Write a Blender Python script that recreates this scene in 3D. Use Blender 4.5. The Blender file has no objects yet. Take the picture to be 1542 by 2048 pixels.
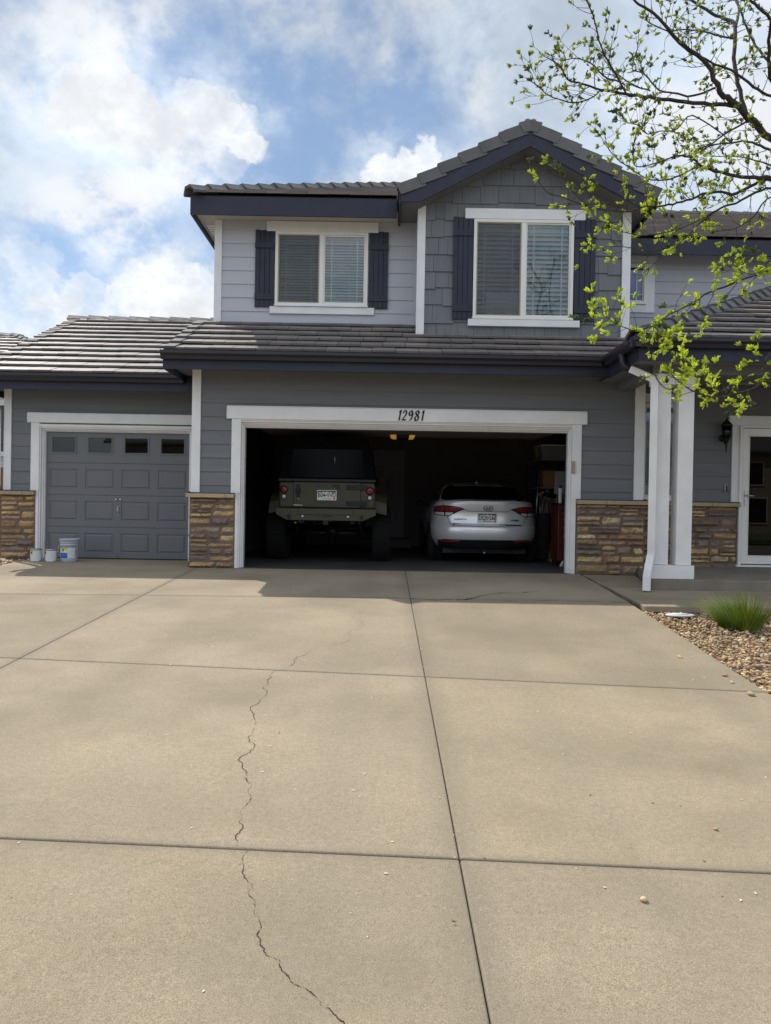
import bpy, math, random
from mathutils import Vector, Matrix
R = math.radians
random.seed(7)
S = bpy.context.scene
COL = S.collection
# ------------------------------------------------------------------ camera
cam_d = bpy.data.cameras.new('camera'); cam = bpy.data.objects.new('camera', cam_d); COL.objects.link(cam)
cam_d.sensor_fit = 'HORIZONTAL'; cam_d.sensor_width = 36; cam_d.lens = 1500 / 1542 * 36
cam_d.clip_start = .05; cam_d.clip_end = 3000
P_, R_ = math.atan(14 / 1500), R(1.0)
_r0 = Vector((1, 0, 0)); _u0 = Vector((0, math.sin(P_), math.cos(P_))); _f0 = Vector((0, math.cos(P_), -math.sin(P_)))
_r = _r0 * math.cos(R_) + _u0 * math.sin(R_); _u = -_r0 * math.sin(R_) + _u0 * math.cos(R_)
cm = Matrix((_r, _u, -_f0)).transposed().to_4x4(); cm.translation = (0, 0, .98); cam.matrix_world = cm
S.camera = cam
S.view_settings.view_transform = 'Standard'; S.view_settings.look = 'None'; S.view_settings.gamma = 1
S.view_settings.use_curve_mapping = False; S.view_settings.exposure = EXPOSURE = 0.27
S.cycles.max_bounces = 8; S.cycles.transparent_max_bounces = 16
# ------------------------------------------------------------------ sun
SUN = Vector((-1.75, 1.72, 3.1)).normalized()
sd = bpy.data.lights.new('sun', 'SUN'); sd.energy = 3.6; sd.angle = R(.5); sd.color = (1, .95, .86)
so = bpy.data.objects.new('sun', sd); COL.objects.link(so); so.rotation_euler = SUN.to_track_quat('Z', 'Y').to_euler()
so.location = (-20, 18, 40)
# ------------------------------------------------------------------ sky with clouds
W = bpy.data.worlds.new('World'); S.world = W; W.use_nodes = True
nt = W.node_tree; nt.nodes.clear(); N = nt.nodes.new; LK = nt.links.new
def vmath(op, a, b=None):
    n = N('ShaderNodeVectorMath'); n.operation = op
    for i, v in enumerate((a, b)):
        if v is None: continue
        if isinstance(v, (tuple, Vector)): n.inputs[i].default_value = tuple(v)
        else: LK(v, n.inputs[i])
    return n
def smath(op, a, b=None, c=None, clamp=False):
    n = N('ShaderNodeMath'); n.operation = op; n.use_clamp = clamp
    for i, v in enumerate((a, b, c)):
        if v is None: continue
        if isinstance(v, (int, float)): n.inputs[i].default_value = v
        else: LK(v, n.inputs[i])
    return n.outputs[0]
def sramp(v, lo, hi, a=0., b=1., smooth=True):
    n = N('ShaderNodeMapRange'); n.interpolation_type = 'SMOOTHSTEP' if smooth else 'LINEAR'; LK(v, n.inputs[0])
    for i, q in zip((1, 2, 3, 4), (lo, hi, a, b)): n.inputs[i].default_value = q
    return n.outputs[0]
def noise(vec, scale, detail=6, rough=.55, dist=0.):
    n = N('ShaderNodeTexNoise'); LK(vec, n.inputs['Vector']); n.inputs['Scale'].default_value = scale
    n.inputs['Detail'].default_value = detail; n.inputs['Roughness'].default_value = rough; n.inputs['Distortion'].default_value = dist
    return n.outputs[0]
def cmix(f, a, b):
    n = N('ShaderNodeMix'); n.data_type = 'RGBA'
    if isinstance(f, float): n.inputs[0].default_value = f
    else: LK(f, n.inputs[0])
    for i, v in ((6, a), (7, b)):
        if isinstance(v, tuple): n.inputs[i].default_value = (*v, 1)
        else: LK(v, n.inputs[i])
    return n.outputs[2]
tc = N('ShaderNodeTexCoord'); D0 = vmath('NORMALIZE', tc.outputs['Generated']).outputs[0]
sky = N('ShaderNodeTexSky'); sky.sky_type = 'NISHITA'; sky.sun_disc = False
sky.sun_elevation = math.asin(SUN.z); sky.sun_rotation = math.atan2(SUN.x, SUN.y)
sky.altitude = 1700; sky.air_density = 1.3; sky.dust_density = .5; sky.ozone_density = 2.0
sk = vmath('SCALE', sky.outputs[0]); sk.inputs[3].default_value = SKY_K = .095
skc = vmath('MULTIPLY', sk.outputs[0], (.95, 1.0, 1.02)).outputs[0]
# soft layered cloud sheets: noise on the direction, stretched sideways
dm = N('ShaderNodeMapping'); LK(D0, dm.inputs[0]); dm.inputs['Scale'].default_value = (1, 1, 1.25); dm.inputs['Location'].default_value = (3.1, 1.7, .35); dm.inputs['Rotation'].default_value = (.3, .35, .2)
dv = dm.outputs[0]
n1 = noise(dv, 2.6, 9, .50, .5); n2 = noise(dv, 6.5, 10, .60, .25); n3 = noise(dv, 15., 8, .6); n4 = noise(dv, 36., 8, .62)
base = smath('ADD', smath('ADD', smath('MULTIPLY', n1, .40), smath('MULTIPLY', n2, .42)), smath('MULTIPLY', n3, .18))
def dirn(px, py):
    return Vector((px - 771, 1500, 1010 - py)).normalized()
def blobsum(lst, wob, e0=.4, e1=1.5, k=1.5):
    tot = None
    for (px, py, rad, s) in lst:
        d = vmath('DOT_PRODUCT', D0, dirn(px, py)).outputs['Value']
        ang = smath('SQRT', smath('MAXIMUM', smath('MULTIPLY', smath('SUBTRACT', 1.0, d), 2.0), 0.))
        v = smath('ADD', ang, smath('MULTIPLY', smath('SUBTRACT', wob, .5), rad * k))
        m = sramp(v, rad * e0, rad * e1, s, 0.)
        tot = m if tot is None else smath('ADD', tot, m)
    return tot
# openings of blue between the cloud sheets
clr = blobsum([(385, 455, .08, .17), (650, 190, .10, .06), (560, 340, .08, .07), (370, 60, .10, .09), (860, 240, .08, .12), (300, 130, .05, .07),
               (190, 540, .07, .18), (60, 500, .06, .08), (1140, 110, .10, .07), (30, 200, .06, .06), (60, 640, .05, .05), (20, 60, .06, .06)], n3, .2, 1.6, 2.0)
clb = blobsum([(180, 330, .12, .08), (440, 290, .07, .07), (520, 140, .05, .05), (1130, 280, .14, .12), (1400, 250, .18, .12), (980, 90, .08, .05), (330, 600, .1, .08)], n2)
cov = sramp(smath('ADD', smath('SUBTRACT', base, clr), clb), .32, .57)
# sunlit cumulus with ragged edges
wb = smath('ADD', smath('MULTIPLY', n3, .6), smath('MULTIPLY', n4, .4))
puffs = blobsum([(150, 200, .032, .5), (200, 185, .034, .6), (240, 215, .034, .5), (135, 250, .026, .5), (175, 270, .035, .4), (250, 270, .035, .4), (215, 310, .03, .3), (380, 225, .028, .7), (425, 235, .026, .6), (400, 280, .034, .5), (465, 270, .026, .7), (490, 300, .016, .6), (440, 320, .028, .4), (320, 250, .022, .4),
                 (755, 352, .028, .9), (800, 338, .022, .8), (845, 325, .026, .85), (800, 375, .034, .7), (270, 590, .036, .7), (330, 570, .036, .6), (390, 595, .034, .7), (330, 620, .05, .5), (160, 610, .035, .5), (50, 560, .04, .4), (100, 600, .03, .3), (90, 690, .04, .3)], wb, .80, 1.14, 4.0)
halo = blobsum([(180, 230, .11, .30), (430, 280, .09, .30), (800, 370, .09, .45), (330, 610, .12, .4), (90, 600, .10, .3), (560, 170, .05, .2)], n2)
lum = smath('ADD', smath('ADD', smath('MULTIPLY', sramp(smath('ADD', smath('MULTIPLY', n2, .5), smath('MULTIPLY', n1, .5)), .38, .62), .26), .48), smath('MULTIPLY', halo, .35))
lum = smath('ADD', lum, smath('MULTIPLY', smath('SUBTRACT', n3, .5), .14))
cloudc = vmath('SCALE', cmix(sramp(n2, .42, .60), (.84, .97, 1.13), (.99, 1.02, 1.06))); LK(lum, cloudc.inputs[3])
c1 = cmix(smath('ADD', smath('MULTIPLY', cov, .77), .19), skc, cloudc.outputs[0])
pf = smath('MINIMUM', puffs, 1.0)
pcol = vmath('SCALE', (.92, .94, .97)); LK(smath('ADD', smath('MULTIPLY', sramp(n3, .35, .65), .22), .76), pcol.inputs[3])
c2 = cmix(smath('MULTIPLY', pf, .85), c1, pcol.outputs[0])
# unseen half of the sky behind the photographer, brightened to fill the shaded facade
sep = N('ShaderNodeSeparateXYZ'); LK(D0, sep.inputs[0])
back = sramp(sep.outputs[1], .15, -.6, 1., BACK_FILL := 1.45)
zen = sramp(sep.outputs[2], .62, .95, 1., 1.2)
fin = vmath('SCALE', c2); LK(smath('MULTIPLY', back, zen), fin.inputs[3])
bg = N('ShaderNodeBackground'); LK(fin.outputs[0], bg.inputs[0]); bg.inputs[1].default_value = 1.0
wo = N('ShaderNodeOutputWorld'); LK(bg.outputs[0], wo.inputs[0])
# ------------------------------------------------------------------ materials
MATS = {}
def mat(name, col, rough=.6, var=.08, scale=6, bump=0., bscale=80, metal=0., tint=False, stretch=(1, 1, 1), spec=.4, coat=0., emit=None, trans=0., alpha=1., fine=0., stain=None, mid=0., joints=False):
    m = bpy.data.materials.new(name); m.use_nodes = True; t = m.node_tree; n_ = t.nodes; l = t.links.new
    b = n_['Principled BSDF']; b.inputs['Roughness'].default_value = rough; b.inputs['Metallic'].default_value = metal
    b.inputs['Specular IOR Level'].default_value = spec; b.inputs['Coat Weight'].default_value = coat
    b.inputs['Coat Roughness'].default_value = .08
    tcn = n_.new('ShaderNodeTexCoord'); mp = n_.new('ShaderNodeMapping'); l(tcn.outputs['Object'], mp.inputs[0]); mp.inputs['Scale'].default_value = stretch
    def nz(sc, det=4, ro=.55):
        q = n_.new('ShaderNodeTexNoise'); l(mp.outputs[0], q.inputs['Vector']); q.inputs['Scale'].default_value = sc; q.inputs['Detail'].default_value = det; q.inputs['Roughness'].default_value = ro; return q.outputs[0]
    def mr(v, a, b_, lo=0.3, hi=.7):
        q = n_.new('ShaderNodeMapRange'); l(v, q.inputs[0]); q.inputs[1].default_value = lo; q.inputs[2].default_value = hi; q.inputs[3].default_value = a; q.inputs[4].default_value = b_; return q.outputs[0]
    rgb = n_.new('ShaderNodeRGB'); rgb.outputs[0].default_value = (*col, 1); c = rgb.outputs[0]
    if tint:
        a = n_.new('ShaderNodeAttribute'); a.attribute_name = 'tint'
        q = n_.new('ShaderNodeMix'); q.data_type = 'RGBA'; q.blend_type = 'MULTIPLY'; q.inputs[0].default_value = 1; l(c, q.inputs[6]); l(a.outputs[0], q.inputs[7]); c = q.outputs[2]
    def scale_by(c, f):
        q = n_.new('ShaderNodeVectorMath'); q.operation = 'SCALE'; l(c, q.inputs[0]); l(f, q.inputs[3]); return q.outputs[0]
    if var: c = scale_by(c, mr(nz(scale), 1 - var, 1 + var))
    if fine: c = scale_by(c, mr(nz(240, 3, .7), 1 - fine, 1 + fine, .38, .62))
    if mid: c = scale_by(c, mr(nz(38, 4, .6), 1 - mid, 1 + mid)); c = scale_by(c, mr(nz(95, 3, .6), 1 - mid, 1 + mid))
    if stain:
        q = n_.new('ShaderNodeMix'); q.data_type = 'RGBA'; l(mr(nz(stain[1], 7, .62), 0, stain[2], .44, .66), q.inputs[0]); l(c, q.inputs[6]); q.inputs[7].default_value = (*stain[0], 1); c = q.outputs[2]
    if joints:  # grey dirt worn in along the tooled joints, ragged and patchy
        sx = n_.new('ShaderNodeSeparateXYZ'); l(tcn.outputs['Object'], sx.inputs[0]); nn_ = nz(3.2, 6, .65)
        def mth(op, a, b2, cl=False):
            q = n_.new('ShaderNodeMath'); q.operation = op; q.use_clamp = cl
            for i, v in enumerate((a, b2)):
                if isinstance(v, (int, float)): q.inputs[i].default_value = v
                elif v is not None: l(v, q.inputs[i])
            return q.outputs[0]
        tot = None
        for (ax, ay, cc, wd) in ((1, 0, .31, .15), (1, 0, -2.8, .10), (.102, 1, 5.48, .05), (.055, 1, 2.905, .07), (-.045, 1, 8.81, .12), (1, 0, -1.85, .26), (1, 0, -.22, .24), (1, 0, 1.0, .22), (1, 0, 2.25, .22)):
            d = mth('ABSOLUTE', mth('SUBTRACT', mth('ADD', mth('MULTIPLY', sx.outputs[0], ax), mth('MULTIPLY', sx.outputs[1], ay)), cc), None)
            k = mr(mth('ADD', mth('DIVIDE', d, wd), mth('MULTIPLY', nn_, 1.4)), .50 if wd < .2 else .17, 0., .35, 1.55); tot = k if tot is None else mth('MAXIMUM', tot, k)
        q = n_.new('ShaderNodeMix'); q.data_type = 'RGBA'; l(tot, q.inputs[0]); l(c, q.inputs[6]); q.inputs[7].default_value = (.15, .135, .11, 1); c = q.outputs[2]
    l(c, b.inputs['Base Color'])
    if bump:
        bn = n_.new('ShaderNodeBump'); bn.inputs['Strength'].default_value = min(1, bump); bn.inputs['Distance'].default_value = .004 * max(1, bump)
        l(nz(bscale, 5, .6), bn.inputs['Height']); l(bn.outputs[0], b.inputs['Normal'])
    if var and rough > .2: l(mr(nz(scale * 2.3), rough * .88, min(1, rough * 1.12)), b.inputs['Roughness'])
    if emit: b.inputs['Emission Color'].default_value = (*emit[0], 1); b.inputs['Emission Strength'].default_value = emit[1]
    if trans: b.inputs['Transmission Weight'].default_value = trans
    MATS[name] = m; return m
def glass(name, tintc, refl=1.0, alpha=.12, rough=.01):
    """window glass: mostly clear, with a mirror coat that follows the Fresnel law"""
    m = bpy.data.materials.new(name); m.use_nodes = True; t = m.node_tree; t.nodes.clear(); l = t.links.new
    tr = t.nodes.new('ShaderNodeBsdfTransparent'); tr.inputs[0].default_value = (*tintc, 1)
    gl = t.nodes.new('ShaderNodeBsdfGlossy'); gl.inputs['Roughness'].default_value = rough
    fr = t.nodes.new('ShaderNodeFresnel'); fr.inputs[0].default_value = 1.5 + .35 * refl
    ad = t.nodes.new('ShaderNodeMath'); ad.operation = 'ADD'; ad.use_clamp = True; l(fr.outputs[0], ad.inputs[0]); ad.inputs[1].default_value = alpha
    mx = t.nodes.new('ShaderNodeMixShader'); l(ad.outputs[0], mx.inputs[0]); l(tr.outputs[0], mx.inputs[1]); l(gl.outputs[0], mx.inputs[2])
    o = t.nodes.new('ShaderNodeOutputMaterial'); l(mx.outputs[0], o.inputs[0]); MATS[name] = m; return m
def srgb(r, g, b): return tuple(((c / 255 + .055) / 1.055) ** 2.4 if c > 10 else c / 255 / 12.92 for c in (r, g, b))
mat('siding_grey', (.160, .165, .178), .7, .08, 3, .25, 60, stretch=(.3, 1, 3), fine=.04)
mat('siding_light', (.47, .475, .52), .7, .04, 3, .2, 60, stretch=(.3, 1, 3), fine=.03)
mat('shingle_grey', (.165, .170, .185), .75, .08, 4, .5, 70, tint=True, stretch=(6, 1, .6), fine=.05)
mat('white_trim', (.76, .75, .755), .5, .07, 3, .12, 40, fine=.02)
mat('vinyl_white', (.78, .76, .72), .35, .03, 3)
mat('navy_paint', (.021, .023, .043), .5, .12, 4, .1, 40)
mat('gutter_dark', (.022, .021, .030), .3, .1, 3)
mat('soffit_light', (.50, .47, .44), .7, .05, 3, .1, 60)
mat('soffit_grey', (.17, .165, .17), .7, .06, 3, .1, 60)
mat('roof_tile', (.19, .163, .155), .5, .14, 2.0, .6, 120, tint=True, spec=.65, fine=.10)
mat('roof_cap', (.115, .11, .112), .65, .14, 3, .6, 120, tint=True, spec=.5, fine=.10)
mat('dark_felt', (.03, .03, .032), .9, .1)
mat('door_paint', (.150, .153, .166), .42, .05, 2, .08, 90)
mat('mortar', (.17, .13, .095), .9, .2, 30, 1., 150)
mat('stone', (1, 1, 1), .85, .30, 11, 1.6, 45, tint=True, stretch=(.6, 1, 2.6), fine=.12, stain=((.11, .085, .075), 7, .45))
mat('stone_cap', (.40, .31, .21), .8, .14, 12, .8, 60, tint=True, fine=.1)
mat('flashing', (.03, .03, .04), .4, .05)
mat('concrete', (.312, .254, .176), .88, .10, .9, .7, 260, tint=True, fine=.30, stain=((.20, .165, .115), .8, .55), mid=.10, joints=True)
mat('concrete_side', (.22, .19, .155), .9, .15, 4, .6, 200, fine=.15)
mat('joint_dirt', (.055, .045, .034), .95, .2, 30, .6, 100)
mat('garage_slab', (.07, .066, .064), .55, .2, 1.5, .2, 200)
mat('drywall', (.20, .175, .18), .85, .05, 1, .1, 60)
mat('drywall_pale', (.38, .35, .41), .7, .05, 1)
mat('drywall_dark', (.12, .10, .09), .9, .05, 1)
mat('black_plastic', (.012, .012, .014), .45, .1, 6)
mat('black_metal', (.015, .015, .018), .35, .1, 6, metal=.3)
mat('steel', (.5, .5, .5), .3, .05, 6, metal=1.)
mat('chrome', (.75, .75, .76), .12, .0, metal=1.)
mat('blind_white', (.66, .70, .70), .6, .03, 3)
mat('screen_dark', (.1, .1, .1), .9)
glass('pane', (.90, .94, .95), .1, .02)
glass('dark_pane', (.06, .07, .09), .4, .0)
glass('storm_glass', (.08, .09, .10), .0, .0)
glass('blue_pane', (.75, .8, .9), .2, .02)
mat('tan_plastic', (.35, .30, .20), .5, .05)

# ------------------------------------------------------------------ mesh helpers
class MB:
    def __init__(s): s.v = []; s.f = []; s.c = []; s.m = []; s.sm = []
    def add(s, vs, fs, col=(1, 1, 1), mi=0, smooth=False):
        o = len(s.v); s.v += [tuple(v) for v in vs]
        for f in fs: s.f.append([o + i for i in f]); s.c.append(col); s.m.append(mi); s.sm.append(smooth)
        return s
    def box(s, x0, x1, y0, y1, z0, z1, col=(1, 1, 1), mi=0):
        vs = [(x, y, z) for z in (z0, z1) for y in (y0, y1) for x in (x0, x1)]
        return s.add(vs, [(0, 2, 3, 1), (4, 5, 7, 6), (0, 1, 5, 4), (2, 6, 7, 3), (0, 4, 6, 2), (1, 3, 7, 5)], col, mi)
    def hexa(s, b, t, col=(1, 1, 1), mi=0):  # polygons b and t of the same length
        n = len(b); fs = [tuple(range(n))[::-1], tuple(range(n, 2 * n))] + [(i, (i + 1) % n, n + (i + 1) % n, n + i) for i in range(n)]
        return s.add(list(b) + list(t), fs, col, mi)
    def prism(s, poly, axis, a, b, col=(1, 1, 1), mi=0):  # polygon extruded along an axis
        def p(q, w): return {'x': (w, q[0], q[1]), 'y': (q[0], w, q[1]), 'z': (q[0], q[1], w)}[axis]
        return s.hexa([p(q, a) for q in poly], [p(q, b) for q in poly], col, mi)
    def beam(s, p0, p1, w, h, up=(0, 0, 1), col=(1, 1, 1), mi=0):
        p0 = Vector(p0); p1 = Vector(p1); d = (p1 - p0).normalized(); sd_ = d.cross(Vector(up)).normalized() * w / 2; u = sd_.cross(d).normalized() * h / 2
        q = [-sd_ - u, sd_ - u, sd_ + u, -sd_ + u]
        return s.hexa([p0 + k for k in q], [p1 + k for k in q], col, mi)
    def tube(s, pts, rad, n=8, caps=True, col=(1, 1, 1), mi=0, sq=None):
        pts = [Vector(p) for p in pts]; rs = rad if isinstance(rad, (list, tuple)) else [rad] * len(pts)
        rings = []; ref = Vector((0, 0, 1))
        for i, p in enumerate(pts):
            d = (pts[min(i + 1, len(pts) - 1)] - pts[max(i - 1, 0)])
            d = d.normalized() if d.length > 1e-9 else Vector((0, 0, 1))
            if i == 0:
                ref = d.orthogonal().normalized() if not sq else (Vector(sq) - d * d.dot(Vector(sq))).normalized()
            ref = (ref - d * d.dot(ref)); ref = ref.normalized() if ref.length > 1e-6 else d.orthogonal().normalized()
            b = d.cross(ref)
            rings.append([p + (ref * math.cos(2 * math.pi * (k + .5) / n) + b * math.sin(2 * math.pi * (k + .5) / n)) * rs[i] for k in range(n)])
        vs = [q for r in rings for q in r]; fs = []
        for i in range(len(pts) - 1):
            for k in range(n):
                a = i * n + k; b2 = i * n + (k + 1) % n; fs.append((a, b2, b2 + n, a + n))
        if caps: fs += [tuple(range(n))[::-1], tuple(range((len(pts) - 1) * n, len(pts) * n))]
        return s.add(vs, fs, col, mi, n > 5)
    def lathe(s, prof, n=24, c=(0, 0, 0), axis='z', col=(1, 1, 1), mi=0):
        vs = []
        for (r, h) in prof:
            for k in range(n):
                a = 2 * math.pi * k / n; x, y = r * math.cos(a), r * math.sin(a)
                v = {'z': (x, y, h), 'y': (x, h, y), 'x': (h, x, y)}[axis]; vs.append((v[0] + c[0], v[1] + c[1], v[2] + c[2]))
        fs = []
        for i in range(len(prof) - 1):
            for k in range(n): a = i * n + k; b = i * n + (k + 1) % n; fs.append((a, b, b + n, a + n))
        fs += [tuple(range(n))[::-1], tuple(range((len(prof) - 1) * n, len(prof) * n))]
        return s.add(vs, fs, col, mi, True)
    def build(s, name, mats, parent=None, bevel=0, seg=2, local=False, sub=0, autosmooth=None, loc=None):
        me = bpy.data.meshes.new(name)
        off = Vector((0, 0, 0)) if local else org(parent)
        if loc: off = Vector(loc)
        me.from_pydata([tuple(Vector(v) - off) for v in s.v], [], s.f)
        if not isinstance(mats, (list, tuple)): mats = [mats]
        for m in mats: me.materials.append(MATS[m] if isinstance(m, str) else m)
        me.polygons.foreach_set('material_index', s.m); me.polygons.foreach_set('use_smooth', s.sm)
        if any(c != (1, 1, 1) for c in s.c):
            a = me.color_attributes.new('tint', 'FLOAT_COLOR', 'CORNER'); d = []
            for f, c in zip(s.f, s.c): d += [c[0], c[1], c[2], 1.] * len(f)
            a.data.foreach_set('color', d)
        else:
            a = me.color_attributes.new('tint', 'FLOAT_COLOR', 'CORNER'); a.data.foreach_set('color', [1.] * (4 * sum(len(f) for f in s.f)))
        me.validate(); me.update()
        o = bpy.data.objects.new(name, me); COL.objects.link(o)
        if parent: o.parent = parent
        if loc: o.location = loc
        if bevel:
            b = o.modifiers.new('bevel', 'BEVEL'); b.width = bevel; b.segments = seg; b.limit_method = 'ANGLE'; b.angle_limit = R(40)
        if sub:
            b = o.modifiers.new('subdiv', 'SUBSURF'); b.levels = b.render_levels = sub
        return o
def org(o):
    v = Vector((0, 0, 0))
    while o is not None: v += o.location; o = o.parent
    return v
def empty(name, loc, label, cat, rot=0, group=None):
    o = bpy.data.objects.new(name, None); COL.objects.link(o); o.location = loc; o.rotation_euler = (0, 0, rot); o.empty_display_size = .2
    o['label'] = label; o['category'] = cat
    if group: o['group'] = group
    return o
def tag(o, label=None, cat=None, group=None, kind=None):
    for k, v in (('label', label), ('category', cat), ('group', group), ('kind', kind)):
        if v: o[k] = v
    return o
def recalc(o):
    import bmesh
    b = bmesh.new(); b.from_mesh(o.data); bmesh.ops.recalc_face_normals(b, faces=b.faces); b.to_mesh(o.data); b.free(); return o
def clip(poly, hp):
    """cut a convex polygon (u,v) with half planes a*u+b*v<=c"""
    for a, b, c in hp:
        out = []
        for i in range(len(poly)):
            p, q = poly[i], poly[(i + 1) % len(poly)]; dp = a * p[0] + b * p[1] - c; dq = a * q[0] + b * q[1] - c
            if dp <= 0: out.append(p)
            if dp * dq < 0: t = dp / (dp - dq); out.append((p[0] + (q[0] - p[0]) * t, p[1] + (q[1] - p[1]) * t))
        poly = out
        if len(poly) < 3: return []
    return poly
def bands(x0, x1, z0, z1, holes):
    """rectangles that cover the area but leave the holes free"""
    zs = sorted({z0, z1, *[min(max(h[k], z0), z1) for h in holes for k in (2, 3)]}); out = []
    for a, b in zip(zs, zs[1:]):
        if b - a < 1e-4: continue
        m = (a + b) / 2; cuts = sorted((h[0], h[1]) for h in holes if h[2] < m < h[3]); x = x0
        for (p, q) in cuts:
            if p > x + 1e-4: out.append((x, min(p, x1), a, b))
            x = max(x, q)
        if x < x1 - 1e-4: out.append((x, x1, a, b))
    return out
def siding(mb, x0, x1, z0, z1, y, expo, holes=(), start=None, roofs=None, proud=.014, seed=1, side=1):
    """lap boards on a wall facing -y; every board leans out at its lower edge"""
    rr = random.Random(seed); z = start if start is not None else z0
    while z < z1:
        za, zb = max(z, z0), min(z + expo, z1); xs = x0; cuts = []
        while xs < x1: L = rr.uniform(2.2, 3.7); cuts.append((xs, min(xs + L, x1))); xs += L
        for (a, b, c, d) in bands(x0, x1, za, zb, holes):
            for (p, q) in cuts:
                u0, u1 = max(a, p) , min(b, q) - (.0018 if q < x1 else 0)
                if u1 - u0 < .003: continue
                def yy(zz): return y - proud * (1 - (zz - z) / expo) - .003
                mb.hexa([(u0, yy(c), c), (u1, yy(c), c), (u1, y + .004, c), (u0, y + .004, c)], [(u0, yy(d), d), (u1, yy(d), d), (u1, y + .004, d), (u0, y + .004, d)])
        z += expo
def slope_tiles(mb, O, ud, vd, poly, expo=.36, tw=.33, seed=1, th=.032, v0=0.):
    """flat concrete roof tiles in staggered courses inside polygon (u,v)"""
    O = Vector(O); ud = Vector(ud).normalized(); vd = Vector(vd).normalized(); nn = ud.cross(vd).normalized()
    if nn.z < 0: nn = -nn
    us = [p[0] for p in poly]; vs = [p[1] for p in poly]; rr = random.Random(seed)
    n = len(poly); ar = sum(poly[i][0] * poly[(i + 1) % n][1] - poly[(i + 1) % n][0] * poly[i][1] for i in range(n)); sg = 1 if ar > 0 else -1
    hp = []
    for i in range(n):
        (ax, ay), (bx, by) = poly[i], poly[(i + 1) % n]; ex, ey = bx - ax, by - ay; hp.append((ey * sg, -ex * sg, (ey * ax - ex * ay) * sg))
    v = min(vs) + v0; row = 0
    while v < max(vs):
        u = min(us) - tw * rr.uniform(.1, .9) - (row % 2) * tw * .5
        while u < max(us):
            q = clip([(u + .004, v), (u + tw - .004, v), (u + tw - .004, v + expo + .03), (u + .004, v + expo + .03)], hp)
            if len(q) > 2:
                j = rr.uniform(-.003, .003); g = rr.uniform(.84, 1.14); w = rr.uniform(-.02, .02); col = (g + w, g, g - w)
                def hh(p): return th + .050 + j - (p[1] - v) / (expo + .03) * .050
                mb.hexa([O + ud * p[0] + vd * p[1] + nn * (hh(p) - th) for p in q], [O + ud * p[0] + vd * p[1] + nn * hh(p) for p in q], col)
            u += tw
        v += expo; row += 1
def caps(mb, p0, p1, up, w=.26, drop=.07, pitch=.33, L=.40, th=.03, seed=3, raise_=.035):
    """overlapping angular ridge or hip caps from the low end p0 to the high end p1"""
    p0 = Vector(p0); p1 = Vector(p1); d = (p1 - p0); T = d.length; d.normalize(); up = Vector(up); s_ = d.cross(up).normalized(); u = s_.cross(d).normalized(); rr = random.Random(seed)
    t = 0
    while t < T - .1:
        g = rr.uniform(.82, 1.15); e = min(t + L, T + .05)
        def sec(tt, lift, k):
            c = p0 + d * tt + u * lift; o = [(-w / 2 * k, -drop), (-w * .22 * k, 0), (w * .22 * k, 0), (w / 2 * k, -drop)]
            return [c + s_ * a + u * b for a, b in o] + [c + s_ * a * .96 + u * (b - th) for a, b in o[::-1]]
        mb.hexa(sec(t, raise_ + rr.uniform(-.004, .004), 1.04), sec(e, .004, .92), (g, g, g)); t += pitch
def rake_tiles(mb, p0, p1, side, pitch=.34, L=.40, wtop=.16, dropf=.15, th=.03, seed=4, lift=.05):
    """L-shaped verge tiles: side = outward horizontal direction of the verge"""
    p0 = Vector(p0); p1 = Vector(p1); d = p1 - p0; T = d.length; d.normalize(); sd_ = Vector(side).normalized(); u = sd_.cross(d).normalized()
    if u.z < 0: u = -u
    rr = random.Random(seed); t = 0
    while t < T - .08:
        g = rr.uniform(.84, 1.14); e = min(t + L, T + .03)
        def sec(tt, lf, o):
            c = p0 + d * tt + u * lf + sd_ * o
            q = [(0, -dropf), (0, 0), (-wtop, .0), (-wtop, -th), (-th, -th), (-th, -dropf)]
            return [c + sd_ * a + u * b for a, b in q]
        mb.hexa(sec(t, lift + rr.uniform(-.004, .004), .012), sec(e, .012, 0), (g, g, g)); t += pitch
def text(body, size, name, m, parent, loc, rot=(R(90), 0, 0), ext=.002, align='CENTER', sx=1., shear=0., off=0.):
    c = bpy.data.curves.new(name, 'FONT'); c.body = body; c.size = size; c.extrude = ext; c.align_x = align; c.align_y = 'CENTER'; c.shear = shear; c.offset = off
    t = bpy.data.objects.new('tmp_text', c); COL.objects.link(t); bpy.context.view_layer.update()
    me = bpy.data.meshes.new_from_object(t.evaluated_get(bpy.context.evaluated_depsgraph_get())); me.name = name
    me.transform(Matrix.Diagonal((sx, 1, 1, 1))); me.transform(Matrix.Rotation(rot[0], 4, 'X')); 
    if rot[2]: me.transform(Matrix.Rotation(rot[2], 4, 'Z'))
    me.materials.clear(); me.materials.append(MATS[m]); COL.objects.unlink(t); bpy.data.objects.remove(t)
    o = bpy.data.objects.new(name, me); COL.objects.link(o); o.parent = parent; o.location = loc; return o
STONES = [(.42, .28, .145), (.36, .24, .13), (.48, .33, .17), (.32, .21, .12), (.24, .17, .125), (.16, .12, .11), (.34, .20, .12), (.46, .34, .21), (.27, .19, .135), (.42, .29, .155), (.40, .26, .13), (.19, .145, .135), (.22, .17, .15)]
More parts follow.
